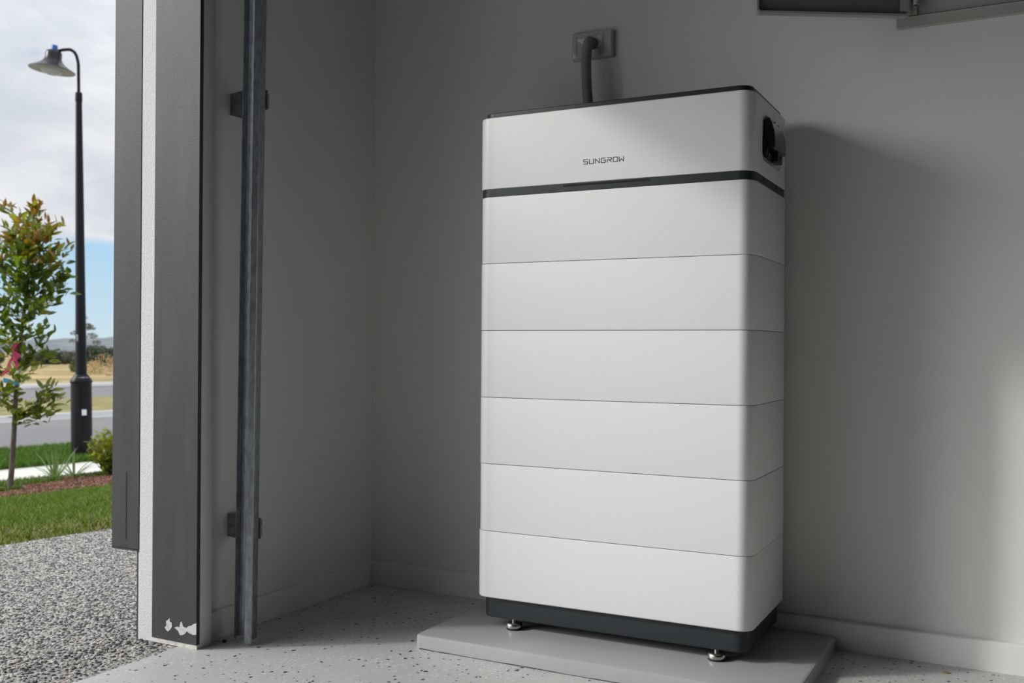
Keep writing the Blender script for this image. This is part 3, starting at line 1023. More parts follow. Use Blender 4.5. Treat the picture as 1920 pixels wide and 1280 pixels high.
# resample evenly and give it ribs
dist = [0]
for a, b in zip(pth[:-1], pth[1:]):
    dist.append(dist[-1] + (b - a).length)
tot = dist[-1]
pitch = 0.0046
ns = int(tot / pitch) * 4
rp, rr = [], []
j = 0
for i in range(ns + 1):
    dd = tot * i / ns
    while j < len(dist) - 2 and dist[j + 1] < dd:
        j += 1
    t = (dd - dist[j]) / max(1e-9, dist[j + 1] - dist[j])
    rp.append(pth[j].lerp(pth[j + 1], t))
    rr.append((0.0136, 0.0136, 0.0120, 0.0120)[i % 4])
bm = bmesh.new()
tube(bm, rp, rr, 16)
obj('corrugated_hose', bm, M['conduit'], cond, 50)
bm = bmesh.new()
lathe(bm, [(0, 0), (0.021, 0), (0.021, 0.004), (0.0175, 0.012), (0, 0.012)], n=24)
obj('lid_gland', bm, M['conduit'], cond, 40)

# ------------------------------------------------------------------ garage door track on the left wall
trk = empty('door_track', (0, 0, 0))
tag(trk, 'galvanised vertical garage door track standing beside the jamb', 'track')
LEAN = 0.0120
prof = [(0.0550, -0.6340), (0.0546, -0.6250), (0.0556, -0.6170), (0.0590, -0.6125), (0.0660, -0.6105), (0.0800, -0.6080), (0.0940, -0.6050), (0.1000, -0.6065), (0.1035, -0.6130), (0.1065, -0.6300), (0.1145, -0.6640), (0.1160, -0.6645), (0.1262, -0.6560), (0.1268, -0.6535)]
obj('track_channel', extrude_profile(prof, 0.006, 2.35, 0.0022, LEAN), M['galv'], trk, 25)
for zc in (1.305, 0.262):
    x = 0.0850 + LEAN * zc
    obj('bolt_slot', newbox(x - 0.0022, x + 0.0022, -0.6087, -0.6072, zc - 0.018, zc + 0.018), M['hole'], trk)
x = 0.0850 + LEAN * 0.99
obj('empty_slot', newbox(x - 0.0022, x + 0.0022, -0.6087, -0.6072, 0.975, 1.025, bev=0.0004, seg=1), M['plate_line'], trk)
for zc in (1.300, 0.266):
    x = 0.0850 + LEAN * zc
    bm = bmesh.new()
    axx = Matrix(((1, 0, 0), (0, 0, -1), (0, 1, 0)))
    lathe(bm, [(0, 0), (0.0055, 0), (0.0055, 0.003), (0.004, 0.005), (0, 0.005)], n=8, axis=axx, origin=(x, -0.6080, zc - 0.002))
    obj('bolt', bm, M['steel'], trk, 40)
for k, (zc, hz) in enumerate(((1.3145, 0.0265), (0.2690, 0.0285))):
    xe = 0.1035 + LEAN * zc
    bm = bmesh.new()
    box(bm, 0.0005, 0.0032, -0.6035, -0.5650, zc - hz, zc + hz, bev=0.0008, seg=1)      # flange on the wall
    # web standing off the wall, cut back towards the track
    webp = [(0.0005, zc - hz), (0.040, zc - hz - (0.002 if k else 0.012)), (xe, zc - hz + 0.004), (xe, zc + hz - 0.004), (0.040, zc + hz + (0.001 if k else 0.004)), (0.0005, zc + hz)]
    loft(bm, [[(x, -0.6015, z) for x, z in webp], [(x, -0.5990, z) for x, z in webp]])
    br = obj('wall_bracket', bm, M['galv_dark'], trk, 30)
    tabp = [(-0.600, -hz), (-0.584, -hz + 0.006), (-0.580, -hz + 0.012), (-0.580, hz - 0.012), (-0.584, hz - 0.006), (-0.600, hz)]
    bm = bmesh.new()
    loft(bm, [[(xe - 0.0125, y - 0.004, zc + z) for y, z in tabp], [(xe - 0.010, y - 0.004, zc + z) for y, z in tabp]])
    obj('bracket_tab', bm, M['galv_dark'], br)
    bm = bmesh.new()
    lathe(bm, [(0, 0), (0.004, 0), (0.004, 0.003), (0, 0.003)], n=6, axis=Matrix(((0, 0, 1), (1, 0, 0), (0, 1, 0))), origin=(xe - 0.0101, -0.592, zc))
    obj('tab_nut', bm, M['steel'], br)

# ------------------------------------------------------------------ switchboard, door swung open
sb = empty('switchboard', (1.488, 0.010, 1.461))
tag(sb, 'cream wall switchboard with its door swung open, upper right', 'switchboard')
SWD, SHT = 0.42, 0.56
bm = bmesh.new()
def fr(d, r=0.004):
    return rrect(d, SWD - d, d, SHT - d, (r,) * 4, 3)


fo, fi, f1, f2 = fr(0), fr(0.0255), fr(0.002), fr(0.0235)
rg = [[(x, 0.0, z) for x, z in fo], [(x, -0.005, z) for x, z in fo], [(x, -0.007, z) for x, z in f1], [(x, -0.007, z) for x, z in f2], [(x, -0.011, z) for x, z in fi], [(x, -0.001, z) for x, z in fi]]
vv = [[bm.verts.new(p) for p in r] for r in rg]
for a, b in zip(vv, vv[1:] + vv[:1]):
    for i in range(len(a)):
        j = (i + 1) % len(a)
        bm.faces.new((a[i], a[j], b[j], b[i]))
obj('board_frame', bm, M['board'], sb, 30)
obj('board_panel', newbox(0.024, SWD - 0.024, -0.004, -0.0005, 0.024, SHT - 0.024), M['board'], sb)
obj('inner_lip', newbox(0.030, SWD - 0.030, -0.0065, -0.0035, 0.029, 0.0315), M['board'], sb)
# door: tray with a rim, hinged on the left side
dw, dh = 0.362, 0.47
ang = math.radians(180 + 30.7)
hx, hy, hz = 0.0345, -0.0300, 0.0185
ca, sa = math.cos(ang), math.sin(ang)


# inner face normal: pointing away from the back wall
nx_, ny_ = (-sa, ca)
if ny_ > 0:
    nx_, ny_ = -nx_, -ny_


def dpt(u_, v_, z_):
    return (hx + ca * u_ + nx_ * v_, hy + sa * u_ + ny_ * v_, hz + z_)


bm = bmesh.new()
do = rrect(0, dw, 0, dh, (0.012,) * 4, 5)
d1 = inset(do, 0.0015)
d2 = inset(do, 0.0065)
rg = [[dpt(u_, -0.016, z_) for u_, z_ in d1], [dpt(u_, -0.0145, z_) for u_, z_ in do], [dpt(u_, 0.0, z_) for u_, z_ in do], [dpt(u_, 0.0012, z_) for u_, z_ in d1], [dpt(u_, 0.0012, z_) for u_, z_ in d2]]
vv = [[bm.verts.new(p) for p in r] for r in rg]
for a, b in zip(vv[:-1], vv[1:]):
    for i in range(len(a)):
        j = (i + 1) % len(a)
        bm.faces.new((a[i], a[j], b[j], b[i]))
bm.faces.new(list(reversed(vv[0])))
door = obj('door', bm, M['board'], sb, 30)
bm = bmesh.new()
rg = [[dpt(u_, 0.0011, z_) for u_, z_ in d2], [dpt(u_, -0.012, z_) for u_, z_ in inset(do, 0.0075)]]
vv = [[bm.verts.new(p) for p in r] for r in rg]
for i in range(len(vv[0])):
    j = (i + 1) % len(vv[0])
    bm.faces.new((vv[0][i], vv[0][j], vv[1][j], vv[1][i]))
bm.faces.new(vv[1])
obj('door_inside', bm, M['board_shade'], door, 30)
bm = bmesh.new()
lathe(bm, [(0.0, 0.0), (0.0065, 0.0), (0.0065, 0.036), (0.0, 0.036)], n=16, origin=dpt(-0.010, 0.004, 0.026))
hg = obj('hinge_knuckle', bm, M['board'], sb, 40)
bm = bmesh.new()
lathe(bm, [(0.0, -0.0004), (0.0042, -0.0004), (0.0042, 0.002), (0.0, 0.002)], n=14, origin=dpt(-0.010, 0.004, 0.026))
obj('hinge_hole', bm, M['hole'], hg)
bm = newbox(0.028, 0.046, -0.015, -0.004, 0.028, 0.060, bev=0.002)
obj('hinge_block', bm, M['board'], sb, 40)
bm = bmesh.new()
p0 = [dpt(0.006, 0.0012, 0.012), dpt(0.026, 0.0012, 0.012), dpt(0.026, 0.0012, 0.040), dpt(0.006, 0.0012, 0.040)]
p1 = [dpt(0.006, 0.004, 0.012), dpt(0.026, 0.004, 0.012), dpt(0.026, 0.004, 0.040), dpt(0.006, 0.004, 0.040)]
loft(bm, [p0, p1])
obj('hinge_leaf', bm, M['board'], door)

# ------------------------------------------------------------------ bits on the floor
bm = bmesh.new()
lp = [(-0.009, 0), (-0.004, 0.004), (0.003, 0.0045), (0.010, 0.001), (0.004, -0.003), (-0.004, -0.0035)]
loft(bm, [[(x, y, 0.0005 + 0.08 * abs(y)) for x, y in lp], [(x, y, 0.0013 + 0.25 * abs(y) + 3 * x * x) for x, y in lp]])
o = obj('dry_leaf', bm, M['brown_leaf'])
o.location = (1.606, -0.070, 0)
tag(o, 'tiny curled brown leaf on the grey floor by the right skirting', 'leaf')
bm = bmesh.new()
bmesh.ops.create_icosphere(bm, subdivisions=2, radius=0.005)
for v in bm.verts:
    v.co *= random.uniform(0.75, 1.25)
    v.co.z = max(-0.0035, v.co.z * 0.8)
o = obj('grit_lump', bm, M['debris'])
o.location = (0.052, -0.664, 0.0037)
tag(o, 'small black lump of grit at the skirting foot behind the jamb', 'debris')

# ------------------------------------------------------------------ street lamp
lamp = empty('street_lamp', (-8.515, 5.863, -0.615))
lamp.rotation_mode = 'AXIS_ANGLE'
lamp.rotation_axis_angle = (-0.016, -0.464, 0.886, 0.0)
lamp.scale = (1, 1, 1.011)
tag(lamp, 'black street lamp post with bell shade and blue sensor cap', 'street lamp')
KX = 12.2 / 1861.8
bm = bmesh.new()
lathe(bm, [(0, -0.13), (0.122, -0.13), (0.120, 0.84), (0.0, 0.84)], n=32)
bs = obj('base_sleeve', bm, M['lamp_black'], lamp, 40)
bm = bmesh.new()
lathe(bm, [(0, 0.835), (0.124, 0.835), (0.128, 0.845), (0.128, 0.865), (0.085, 0.925), (0.078, 0.94), (0.0, 0.94)], n=32)
col = obj('shoulder_collar', bm, M['lamp_black'], lamp, 40)
bm = bmesh.new()
lathe(bm, [(0, 0.93), (0.066, 0.93), (0.058, 1.8), (0.047, 3.2), (0.037, 4.28), (0.0, 4.28)], n=28)
pole = obj('pole', bm, M['lamp_black'], lamp, 40)
bm = bmesh.new()
lathe(bm, [(0, 4.24), (0.040, 4.24), (0.042, 4.25), (0.042, 4.33), (0.037, 4.35), (0.0, 4.35)], n=24)
obj('joint_collar', bm, M['lamp_black'], lamp, 40)
# the arm curls towards the left along the street
AR = Vector((-0.886, -0.464, 0))


def ap(u_, z_):
    return AR * u_ + Vector((0, 0, z_))


path = smooth_path([ap(0.0, 4.33), ap(0.0, 4.62), ap(0.005, 4.72), ap(0.035, 4.82), ap(0.09, 4.868), ap(0.15, 4.872), ap(0.21, 4.865), ap(0.30, 4.84)], 8)
bm = bmesh.new()
tube(bm, path, 0.0185, 14)
obj('gooseneck_arm', bm, M['lamp_black'], lamp, 50)
# bell shade, tilted a little
tilt = Matrix.Rotation(math.radians(7), 3, Vector((-0.464, 0.886, 0)))
so = ap(0.325, 4.625)
bm = bmesh.new()
lathe(bm, [(0.268, 0.0), (0.258, 0.010), (0.205, 0.036), (0.150, 0.072), (0.116, 0.104), (0.098, 0.135), (0.095, 0.20), (0.088, 0.225), (0.07, 0.238), (0.0, 0.241)], n=36, axis=tilt, origin=so)
sh = obj('bell_shade', bm, M['lamp_shade'], lamp, 40)
bm = bmesh.new()
lathe(bm, [(0.263, -0.003), (0.264, -0.006), (0.200, 0.004), (0.13, 0.010), (0.0, 0.012)], n=36, axis=tilt, origin=so)
obj('shade_inside', bm, M['lamp_in'], sh, 40)
bm = bmesh.new()
lathe(bm, [(0.0, -0.062), (0.05, -0.056), (0.10, -0.036), (0.125, -0.008), (0.126, 0.006), (0.0, 0.006)], n=30, axis=tilt, origin=so)
obj('lens', bm, M['lens'], sh, 50)
bm = bmesh.new()
lathe(bm, [(0.0, 0.238), (0.038, 0.238), (0.038, 0.29), (0.032, 0.303), (0.0, 0.305)], n=20, axis=tilt, origin=so)
obj('sensor_cap', bm, M['blue'], sh, 40)


def wrap(name, r, z0, z1, a0, a1, m, parent):
    """thin sticker wrapped round the post"""
    n_ = 6
    bm = bmesh.new()
    i_, o_ = [], []
    for k in range(n_ + 1):
        a = math.radians(a0 + (a1 - a0) * k / n_)
        i_.append((math.cos(a), math.sin(a)))
    loop0 = [(c * r, s * r, z0) for c, s in i_] + [(c * r, s * r, z1) for c, s in reversed(i_)]
    loop1 = [(c * (r + 0.0015), s * (r + 0.0015), z0) for c, s in i_] + [(c * (r + 0.0015), s * (r + 0.0015), z1) for c, s in reversed(i_)]
    loft(bm, [loop0, loop1])
    return obj(name, bm, m, parent)


wrap('sticker', 0.1205, 0.45, 0.52, -37, -11, M['sticker'], bs)
wrap('worn_sticker', 0.0605, 1.25, 1.42, -105, -70, M['silver_tape'], pole)
wrap('collar_tape', 0.105, 0.885, 0.91, -60, 5, M['silver_tape'], col)


# ------------------------------------------------------------------ plants
def leaf_mesh(name, L, W_, m, fold=0.25, droop=0.12):
    """pointed oval leaf growing along +x, folded along the midrib"""
    xs_ = [0, 0.18, 0.42, 0.68, 0.88, 1.0]
    ws_ = [0.06, 0.62, 1.0, 0.78, 0.36, 0.0]
    V, F = [], []
    for x, ww in zip(xs_, ws_):
        z = -droop * L * x * x
        V += [(x * L, 0, z), (x * L, ww * W_ / 2, z + fold * ww * W_ / 2), (x * L, -ww * W_ / 2, z + fold * ww * W_ / 2)]
    for i in range(len(xs_) - 1):
        a, b = 3 * i, 3 * i + 3
        F += [(a, b, b + 1, a + 1), (a, a + 2, b + 2, b)]
    me = bpy.data.meshes.new(name)
    me.from_pydata(V, [], F)
    me.materials.append(m)
    me.polygons.foreach_set('use_smooth', [True] * len(F))
    return me


def orient(d, roll):
    d = d.normalized()
    up = Vector((0, 0, 1)) if abs(d.z) < 0.95 else Vector((1, 0, 0))
    y = up.cross(d).normalized()
    z = d.cross(y)
    m = Matrix((d, y, z)).transposed()
    return m @ Matrix.Rotation(roll, 3, 'X')


def place_leaves(root, items, meshes, limit=300, name='leaf', massname='leaf_mass'):
    """items: (pos, dir, roll, scale, mesh index); the nearest `limit` become leaves of their own, the rest one mass"""
    eye = Vector((1.77, -2.46, 0.72)) - Vector(root.location)
    items.sort(key=lambda t: (t[0] - eye).length)
    for pos, d, roll, sc_, mi in items[:limit]:
        o = bpy.data.objects.new(name, meshes[mi])
        C.objects.link(o)
        o.parent = root
        o.location = pos
        o.rotation_euler = orient(d, roll).to_euler()
        o.scale = (sc_,) * 3
    rest = items[limit:]
    if rest:
        me = bpy.data.meshes.new(massname)
        V, F, mi_ = [], [], []
        for pos, d, roll, sc_, mi in rest:
            R_ = orient(d, roll)
            o0 = len(V)
            for v in meshes[mi].vertices:
                V.append(tuple(pos + R_ @ (v.co * sc_)))
            for p in meshes[mi].polygons:
                F.append(tuple(q + o0 for q in p.vertices))
                mi_.append(mi)
        me.from_pydata(V, [], F)
        for m_ in meshes:
            me.materials.append(m_.materials[0])
        me.polygons.foreach_set('material_index', mi_)
        o = obj(massname, me, None, root)
        o['kind'] = 'stuff'


# sapling beside the path
SX, SY, SZ = -5.72, 2.90, -0.515
sap = empty('sapling', (SX, SY, SZ))
tag(sap, 'young leafy tree with bronze top and pink ribbon in the mulch bed', 'tree')
RT = Vector((0.886, 0.4636, 0))
FW = Vector((-0.4636, 0.886, 0))
tp = [(0.0, 0.0, 0), (0.018, 0.35, 0.01), (0.048, 0.88, 0.0), (0.080, 1.23, -0.01), (0.110, 1.50, 0), (0.145, 1.85, 0.01), (0.180, 2.22, 0), (0.192, 2.40, 0)]
tpts = smooth_path([RT * u_ + FW * v_ + Vector((0, 0, h_)) for u_, h_, v_ in tp], 6)
trad = [0.024 * (1 - 0.86 * i / (len(tpts) - 1)) + 0.001 for i in range(len(tpts))]
bm = bmesh.new()
tube(bm, tpts, trad, 10)
obj('trunk', bm, M['bark'], sap, 60)


def trunk_at(h_):
    for a, b in zip(tpts[:-1], tpts[1:]):
        if a.z <= h_ <= b.z:
            return a.lerp(b, (h_ - a.z) / max(1e-6, b.z - a.z))
    return tpts[-1].copy()


LM = [leaf_mesh('sapling_leaf', 0.094, 0.036, M['leaf_dark']), leaf_mesh('sapling_leaf', 0.094, 0.036, M['leaf_mid']),
      leaf_mesh('sapling_leaf', 0.090, 0.034, M['leaf_yellow']), leaf_mesh('sapling_leaf', 0.088, 0.030, M['leaf_bronze'])]
rnd = random.Random(5)
items = []
branches = []
# (height on trunk, horizontal reach, rise)
gold = 2.39996
hs = [0.62, 0.72, 0.80, 0.88, 0.95, 1.02, 1.10, 1.18, 1.24, 1.30, 1.36, 1.42, 1.47, 1.52, 1.56, 1.60, 1.64, 1.68, 1.72, 1.76, 1.80, 1.84, 1.88, 1.92, 1.96, 2.0, 2.03, 2.06, 2.09, 2.13, 2.18]
for i, h_ in enumerate(hs):
    a = i * gold + 0.4
    if h_ < 1.30:
        reach, rise = 0.28 * rnd.uniform(0.7, 1.15), 0.16
    elif h_ < 1.6:
        reach, rise = 0.38 * rnd.uniform(0.8, 1.1), 0.24
    elif h_ < 1.95:
        reach, rise = 0.31 * rnd.uniform(0.8, 1.15), 0.24
    else:
        reach, rise = 0.20 * rnd.uniform(0.7, 1.15), 0.16
    branches.append((h_, math.cos(a) * reach, math.sin(a) * reach, rise * rnd.uniform(0.8, 1.2)))
# the clumps that show on the right and the lower side twigs
branches += [(1.02, 0.27, -0.05, 0.30), (0.98, 0.24, 0.04, 0.20), (0.60, 0.36, -0.04, 0.32), (0.58, 0.36, 0.05, 0.20), (0.55, 0.34, 0.0, 0.12), (0.62, 0.18, -0.06, 0.05), (1.50, 0.36, -0.03, 0.18), (1.58, 0.33, 0.02, 0.26),
             (1.1, -0.12, -0.1, 0.12), (0.78, -0.12, -0.06, 0.10), (0.70, -0.14, 0.05, 0.06), (1.3, -0.14, -0.12, 0.16), (1.40, -0.20, 0.02, 0.2), (1.95, 0.20, -0.08, 0.2), (1.98, -0.15, -0.1, 0.18), (1.9, -0.2, 0.0, 0.2), (1.75, 0.26, -0.14, 0.2), (1.7, -0.22, -0.16, 0.22), (1.62, 0.05, -0.26, 0.2), (1.85, 0.08, -0.2, 0.2)]
bmB = []
for (h_, bu, bv, rise) in branches:
    p0 = trunk_at(h_)
    p2 = p0 + RT * bu + FW * bv + Vector((0, 0, rise))
    p1 = p0.lerp(p2, 0.5) + Vector((0, 0, -0.02))
    pp = smooth_path([p0, p1, p2], 4)
    bm = bmesh.new()
    tube(bm, pp, [0.0055 - 0.0045 * k / (len(pp) - 1) for k in range(len(pp))], 5)
    obj('branch', bm, M['bark'], sap, 60)
    Lb = (p2 - p0).length
    nl = int(14 + Lb * (72 if h_ > 1.25 else 46))
    for k in range(nl):
        f = 1 - (k / nl) ** 1.5 * 0.85
        q = pp[min(len(pp) - 1, int(f * (len(pp) - 1)))].lerp(pp[max(0, int(f * (len(pp) - 1)) - 1)], rnd.random())
        q = q + Vector((rnd.gauss(0, 0.03), rnd.gauss(0, 0.03), rnd.gauss(0, 0.026)))
        out = (p2 - p0).normalized()
        aa = rnd.uniform(0, 2 * math.pi)
        d = out * 0.7 + Vector((math.cos(aa) * 0.8, math.sin(aa) * 0.8, rnd.uniform(-0.35, 0.9)))
        hq = q.z
        x = rnd.random()
        if hq > 2.02:
            mi = 3 if x < 0.50 else (2 if x < 0.78 else 1)
        elif hq > 1.85:
            mi = 3 if x < 0.18 else (2 if x < 0.42 else (1 if x < 0.75 else 0))
        elif hq < 1.15:
            mi = 2 if x < 0.32 else (1 if x < 0.72 else 0)
        else:
            mi = 2 if x < 0.12 else (1 if x < 0.52 else 0)
        items.append((q, d, rnd.uniform(-1.2, 1.2), rnd.uniform(0.7, 1.2), mi))
for k in range(46):
    q = trunk_at(rnd.uniform(2.2, 2.40)) + Vector((rnd.gauss(0, 0.022), rnd.gauss(0, 0.022), 0))
    aa = rnd.uniform(0, 2 * math.pi)
    d = Vector((math.cos(aa) * 0.6, math.sin(aa) * 0.6, rnd.uniform(0.3, 1.3)))
    items.append((q, d, rnd.uniform(-1, 1), rnd.uniform(0.8, 1.25), 3 if rnd.random() < 0.7 else 2))
place_leaves(sap, items, LM)


def ribbon(name, pts, wd, m):
    bm = bmesh.new()
    P_ = smooth_path(pts, 4)
    a_, b_ = [], []
    for k, p in enumerate(P_):
        tw = 0.6 * math.sin(k * 0.7)
        off = Vector((0, 0, math.cos(tw))) * wd / 2 + RT * math.sin(tw) * wd / 2
        a_.append(p + off)
        b_.append(p - off)
    th_ = FW * 0.001
    loopf = [p for p in a_] + [p for p in reversed(b_)]
    loft(bm, [[p - th_ for p in loopf], [p + th_ for p in loopf]])
    return obj(name, bm, m, sap)


t1 = trunk_at(1.17) - FW * 0.10
ribbon('pink_ribbon', [t1 + RT * 0.01 + FW * 0.09 + Vector((0, 0, 0.05)), t1 + Vector((0, 0, 0.02)), t1 + RT * 0.01 + Vector((0, 0, -0.03)), t1 + RT * 0.05 + Vector((0, 0, -0.07)), t1 + RT * 0.02 + Vector((0, 0, -0.13))], 0.055, M['pink'])
ribbon('pink_ribbon', [t1 + RT * -0.005 + FW * 0.09 + Vector((0, 0, 0.0)), t1 - RT * 0.015 + Vector((0, 0, -0.08)), t1 - RT * 0.04 + Vector((0, 0, -0.15)), t1 - RT * 0.095 + Vector((0, 0, -0.20))], 0.05, M['pink'])
t2 = trunk_at(0.905) - FW * 0.05
ribbon('blue_tie', [t2 - RT * 0.085 + Vector((0, 0, 0.018)), t2 - RT * 0.03 + Vector((0, 0, 0.008)), t2 + RT * 0.01 + Vector((0, 0, -0.006)), t2 + RT * 0.05]
       , 0.04, M['tag_blue'])

# bright shrub beside the pillar
shb = empty('garden_shrub', (-6.05, 4.18, -0.567))
tag(shb, 'yellow green rounded shrub growing just left of the dark pillar', 'shrub')
LM2 = [leaf_mesh('shrub_leaf', 0.066, 0.028, M['leaf_mid']), leaf_mesh('shrub_leaf', 0.066, 0.028, M['leaf_yellow']), leaf_mesh('shrub_leaf', 0.05, 0.02, M['leaf_bronze'])]
items = []
for i in range(38):
    a = i * gold
    rr_ = 0.22 * math.sqrt((i + 0.5) / 38)
    tip = Vector((math.cos(a) * rr_, math.sin(a) * rr_, 0.47 - 1.6 * rr_ ** 2 - 0.5 * rr_ + rnd.uniform(-0.04, 0.04)))
    pp = smooth_path([(0.01 * math.cos(a), 0.01 * math.sin(a), 0), (tip.x * 0.55, tip.y * 0.55, tip.z * 0.5), tip], 4)
    bm = bmesh.new()
    tube(bm, pp, [0.004 - 0.003 * k / (len(pp) - 1) for k in range(len(pp))], 5)
    obj('stem', bm, M['bark'], shb, 60)
    for k in range(20):
        f = 1 - (k / 20) * 0.8
        q = Vector(pp[int(f * (len(pp) - 1))])
        aa = rnd.uniform(0, 2 * math.pi)
        d = Vector((math.cos(aa), math.sin(aa), rnd.uniform(0.3, 1.5)))
        x = rnd.random()
        mi = (1 if x < 0.72 else (2 if x < 0.80 else 0)) if f > 0.6 else (0 if x < 0.5 else 1)
        items.append((q + Vector((rnd.gauss(0, 0.01), rnd.gauss(0, 0.01), 0)), d, rnd.uniform(-1, 1), rnd.uniform(0.7, 1.15), mi))
place_leaves(shb, items, LM2)


# strap-leaved plants
def strap_plant(name, loc, nleaf, L, seed, label, group=None):
    r_ = random.Random(seed)
    root = empty(name, loc)
    tag(root, label, 'plant', group)
    for k in range(nleaf):
        a = k * gold + seed
        el = r_.uniform(0.35, 1.35)
        ln = L * r_.uniform(0.7, 1.1)
        hd = Vector((math.cos(a), math.sin(a), 0))
        side = Vector((-hd.y, hd.x, 0))
        V, F = [], []
        n_ = 6
        for j in range(n_ + 1):
            t = j / n_
            pos = hd * ln * t * math.cos(el) + Vector((0, 0, ln * t * math.sin(el) - 0.35 * ln * t * t * math.cos(el)))
            wd = 0.019 * (1 - t ** 3) + 0.0006
            V += [tuple(pos - side * wd / 2 + Vector((0, 0, 0.003 * (1 - t)))), tuple(pos + Vector((0, 0, -0.001))), tuple(pos + side * wd / 2 + Vector((0, 0, 0.003 * (1 - t))))]
        for j in range(n_):
            o_ = 3 * j
            F += [(o_, o_ + 1, o_ + 4, o_ + 3), (o_ + 1, o_ + 2, o_ + 5, o_ + 4)]
        me = bpy.data.meshes.new('strap_leaf')
        me.from_pydata(V, [], F)
        obj('leaf', me, M['strap_leaf'], root, 80)
    return root


strap_plant('strap_plant', (-6.30, 3.78, -0.575), 21, 0.42, 3, 'spiky strap leaved plant on the mulch, left of the other spiky plant')
strap_plant('strap_plant', (-6.36, 4.03, -0.58), 17, 0.37, 8, 'spiky strap leaved plant between the shrub and the left spiky plant')


# ------------------------------------------------------------------ far trees and bushes
def foliage_mesh(blobs, n, size, seed, squash=0.5):
    """random small leaf quads spread through ellipsoids (cx, cy, cz, rx, ry, rz)"""
    r_ = np.random.default_rng(seed)
    vol = np.array([b[3] * b[4] * b[5] for b in blobs])
    pick = r_.choice(len(blobs), n, p=vol / vol.sum())
    B = np.array(blobs)[pick]
    d = r_.normal(size=(n, 3))
    d /= np.linalg.norm(d, axis=1)[:, None]
    rad = r_.uniform(0.25, 1, n) ** 0.45
    P_ = B[:, :3] + d * B[:, 3:] * rad[:, None]
    P_[:, 2] = np.maximum(P_[:, 2], 0.02)
    a = r_.normal(size=(n, 3))
    a /= np.linalg.norm(a, axis=1)[:, None]
    b = np.cross(a, r_.normal(size=(n, 3)))
    b /= np.linalg.norm(b, axis=1)[:, None]
    sz = size * r_.uniform(0.6, 1.4, n)
    V = np.stack([P_ - a * sz[:, None], P_ + b * (sz * squash)[:, None], P_ + a * sz[:, None], P_ - b * (sz * squash)[:, None]], 1)
    F = np.arange(n * 4).reshape(n, 4)
    return np_mesh('foliage', V.reshape(-1, 3), F)


def far_plant(name, loc, blobs, n, size, m, seed, label, cat, trunk=None, group=None, lower=None):
    root = empty(name, loc)
    tag(root, label, cat, group)
    obj('foliage', foliage_mesh(blobs, n, size, seed), m, root)
    if trunk:
        bm = bmesh.new()
        tube(bm, [(0, 0, -0.1), (0.02 * trunk[0], 0, trunk[0] * 0.5), (0.05, 0.05, trunk[0])], [trunk[1], trunk[1] * 0.75, trunk[1] * 0.4], 8)
        obj('trunk', bm, M['bark'], root, 60)
    return root


def far_loc(px, t, s_z=None):
    """a ground point out in the field: t metres ahead, bearing given by px"""
    d = _f + _r * ((px - 960) / FPX)
    p = Vector((1.7706, -2.4649, 0)) + Vector((d.x, d.y, 0)) * t
    s = float(np.dot(NV, (p.x, p.y)))
    return p, s


FIELD = [(31.2, -0.70), (60, -1.15), (110, -2.1), (170, -3.2), (260, -4.9)]


def field_at(px, t):
    p, s = far_loc(px, t)
    z = float(np.interp(s, [a for a, _ in FIELD], [b for _, b in FIELD]))
    return (p.x, p.y, z - 0.02)


SR = Vector((0.886, 0.4636, 0))


def bl(u_, v_, z_, rx, ry, rz):
    p = SR * u_ + FW * v_
    return (p.x, p.y, z_, rx, ry, rz)


# tall open tree behind the lamp post
rt = field_at(157, 130)
far_plant('gum_tree', rt, [bl(0.2, 0, 5.2, 1.0, 1.0, 0.5), bl(-1.0, 0, 4.3, 0.7, 0.7, 0.35), bl(1.1, 0, 4.0, 0.8, 0.8, 0.4), bl(1.5, 0.3, 3.1, 0.7, 0.7, 0.3), bl(-1.3, 0, 3.3, 0.7, 0.7, 0.3), bl(0.0, 0, 6.2, 0.5, 0.5, 0.4), bl(0.9, 0, 5.0, 0.7, 0.7, 0.3)],
          520, 0.16, M['far_leaf'], 21, 'tall sparse tree rising behind the street lamp post', 'tree', trunk=(5.2, 0.16))
far_plant('field_bush', field_at(184, 120), [bl(0, 0, 1.3, 1.7, 1.6, 1.3), bl(-0.8, 0, 1.7, 1.0, 1.0, 0.9), bl(1.0, 0, 1.1, 1.1, 1.1, 1.0)], 2600, 0.17, M['far_leaf_dark'], 22, 'dark dense bush right of the lamp post beyond the field', 'bush')
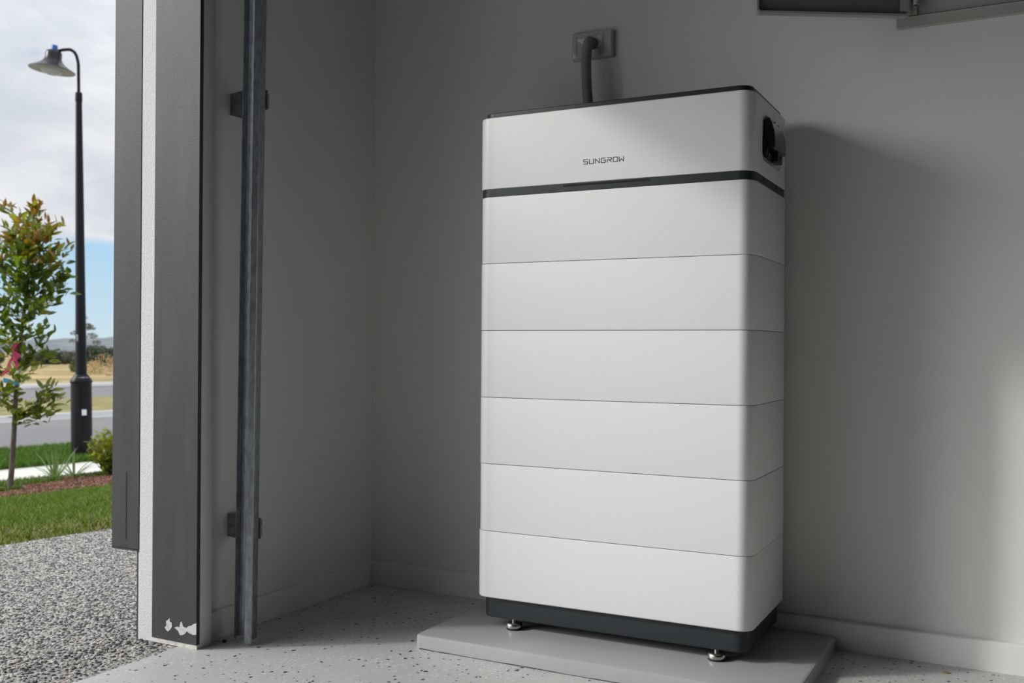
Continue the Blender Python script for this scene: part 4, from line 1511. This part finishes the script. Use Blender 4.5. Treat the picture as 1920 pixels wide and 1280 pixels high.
far_plant('field_bush', field_at(120, 190), [bl(0, 0, 1.3, 2.2, 1.8, 1.3), bl(-2.0, 0, 1.1, 1.8, 1.6, 1.5), bl(1.8, 0, 1.3, 1.6, 1.5, 1.4)], 2600, 0.24, M['far_leaf'], 23, 'olive bush clump left of the lamp post beyond the field', 'bush')
far_plant('field_bush', field_at(84, 185), [bl(0, 0, 1.4, 2.0, 1.8, 1.5), bl(1.7, 0, 1.2, 1.6, 1.5, 1.4)], 2200, 0.24, M['far_leaf_dark'], 24, 'dark bush seen just right of the sapling, beyond the field', 'bush')
far_plant('field_bush', field_at(45, 180), [bl(0, 0, 1.7, 2.6, 1.8, 1.8)], 2000, 0.25, M['far_leaf'], 25, 'olive bush seen through the sapling twigs beyond the field', 'bush')
far_plant('field_bush', field_at(-14, 182), [bl(0, 0, 1.5, 2.6, 1.8, 1.7), bl(-2.6, 0, 1.5, 2.2, 1.8, 1.6)], 2600, 0.25, M['far_leaf'], 26, 'olive bush at the far left edge beyond the field', 'bush')
far_plant('field_bush', field_at(216, 190), [bl(0, 0, 1.6, 2.4, 1.8, 1.7), bl(2.6, 0, 2.0, 2.4, 1.8, 2.0)], 2600, 0.25, M['far_leaf'], 27, 'olive bush against the dark pillar edge beyond the field', 'bush')
far_plant('field_bush', field_at(153, 205), [bl(0, 0, 1.3, 2.2, 1.8, 1.4)], 1700, 0.25, M['far_leaf'], 28, 'olive bush directly behind the lamp post beyond the field', 'bush')
far_plant('small_shrub', field_at(139, 62), [bl(0, 0, 0.35, 0.28, 0.28, 0.38)], 420, 0.06, M['green_leaf_mass'], 29, 'small bright green shrub in the dry field left of the post', 'shrub')
far_plant('dry_shrub', field_at(196, 48), [bl(0, 0, 0.55, 0.55, 0.5, 0.6), bl(0.5, 0.1, 0.5, 0.5, 0.5, 0.55), bl(-0.5, 0.1, 0.35, 0.4, 0.4, 0.38)], 800, 0.05, M['dry_leaf_mass'], 30, 'reddish brown dry shrub in the field by the dark pillar', 'shrub')
far_plant('dry_shrub', field_at(174, 56), [bl(0, 0, 0.35, 0.5, 0.5, 0.4)], 500, 0.05, M['dry_leaf_mass'], 31, 'low brown dry shrub just right of the lamp post', 'shrub')
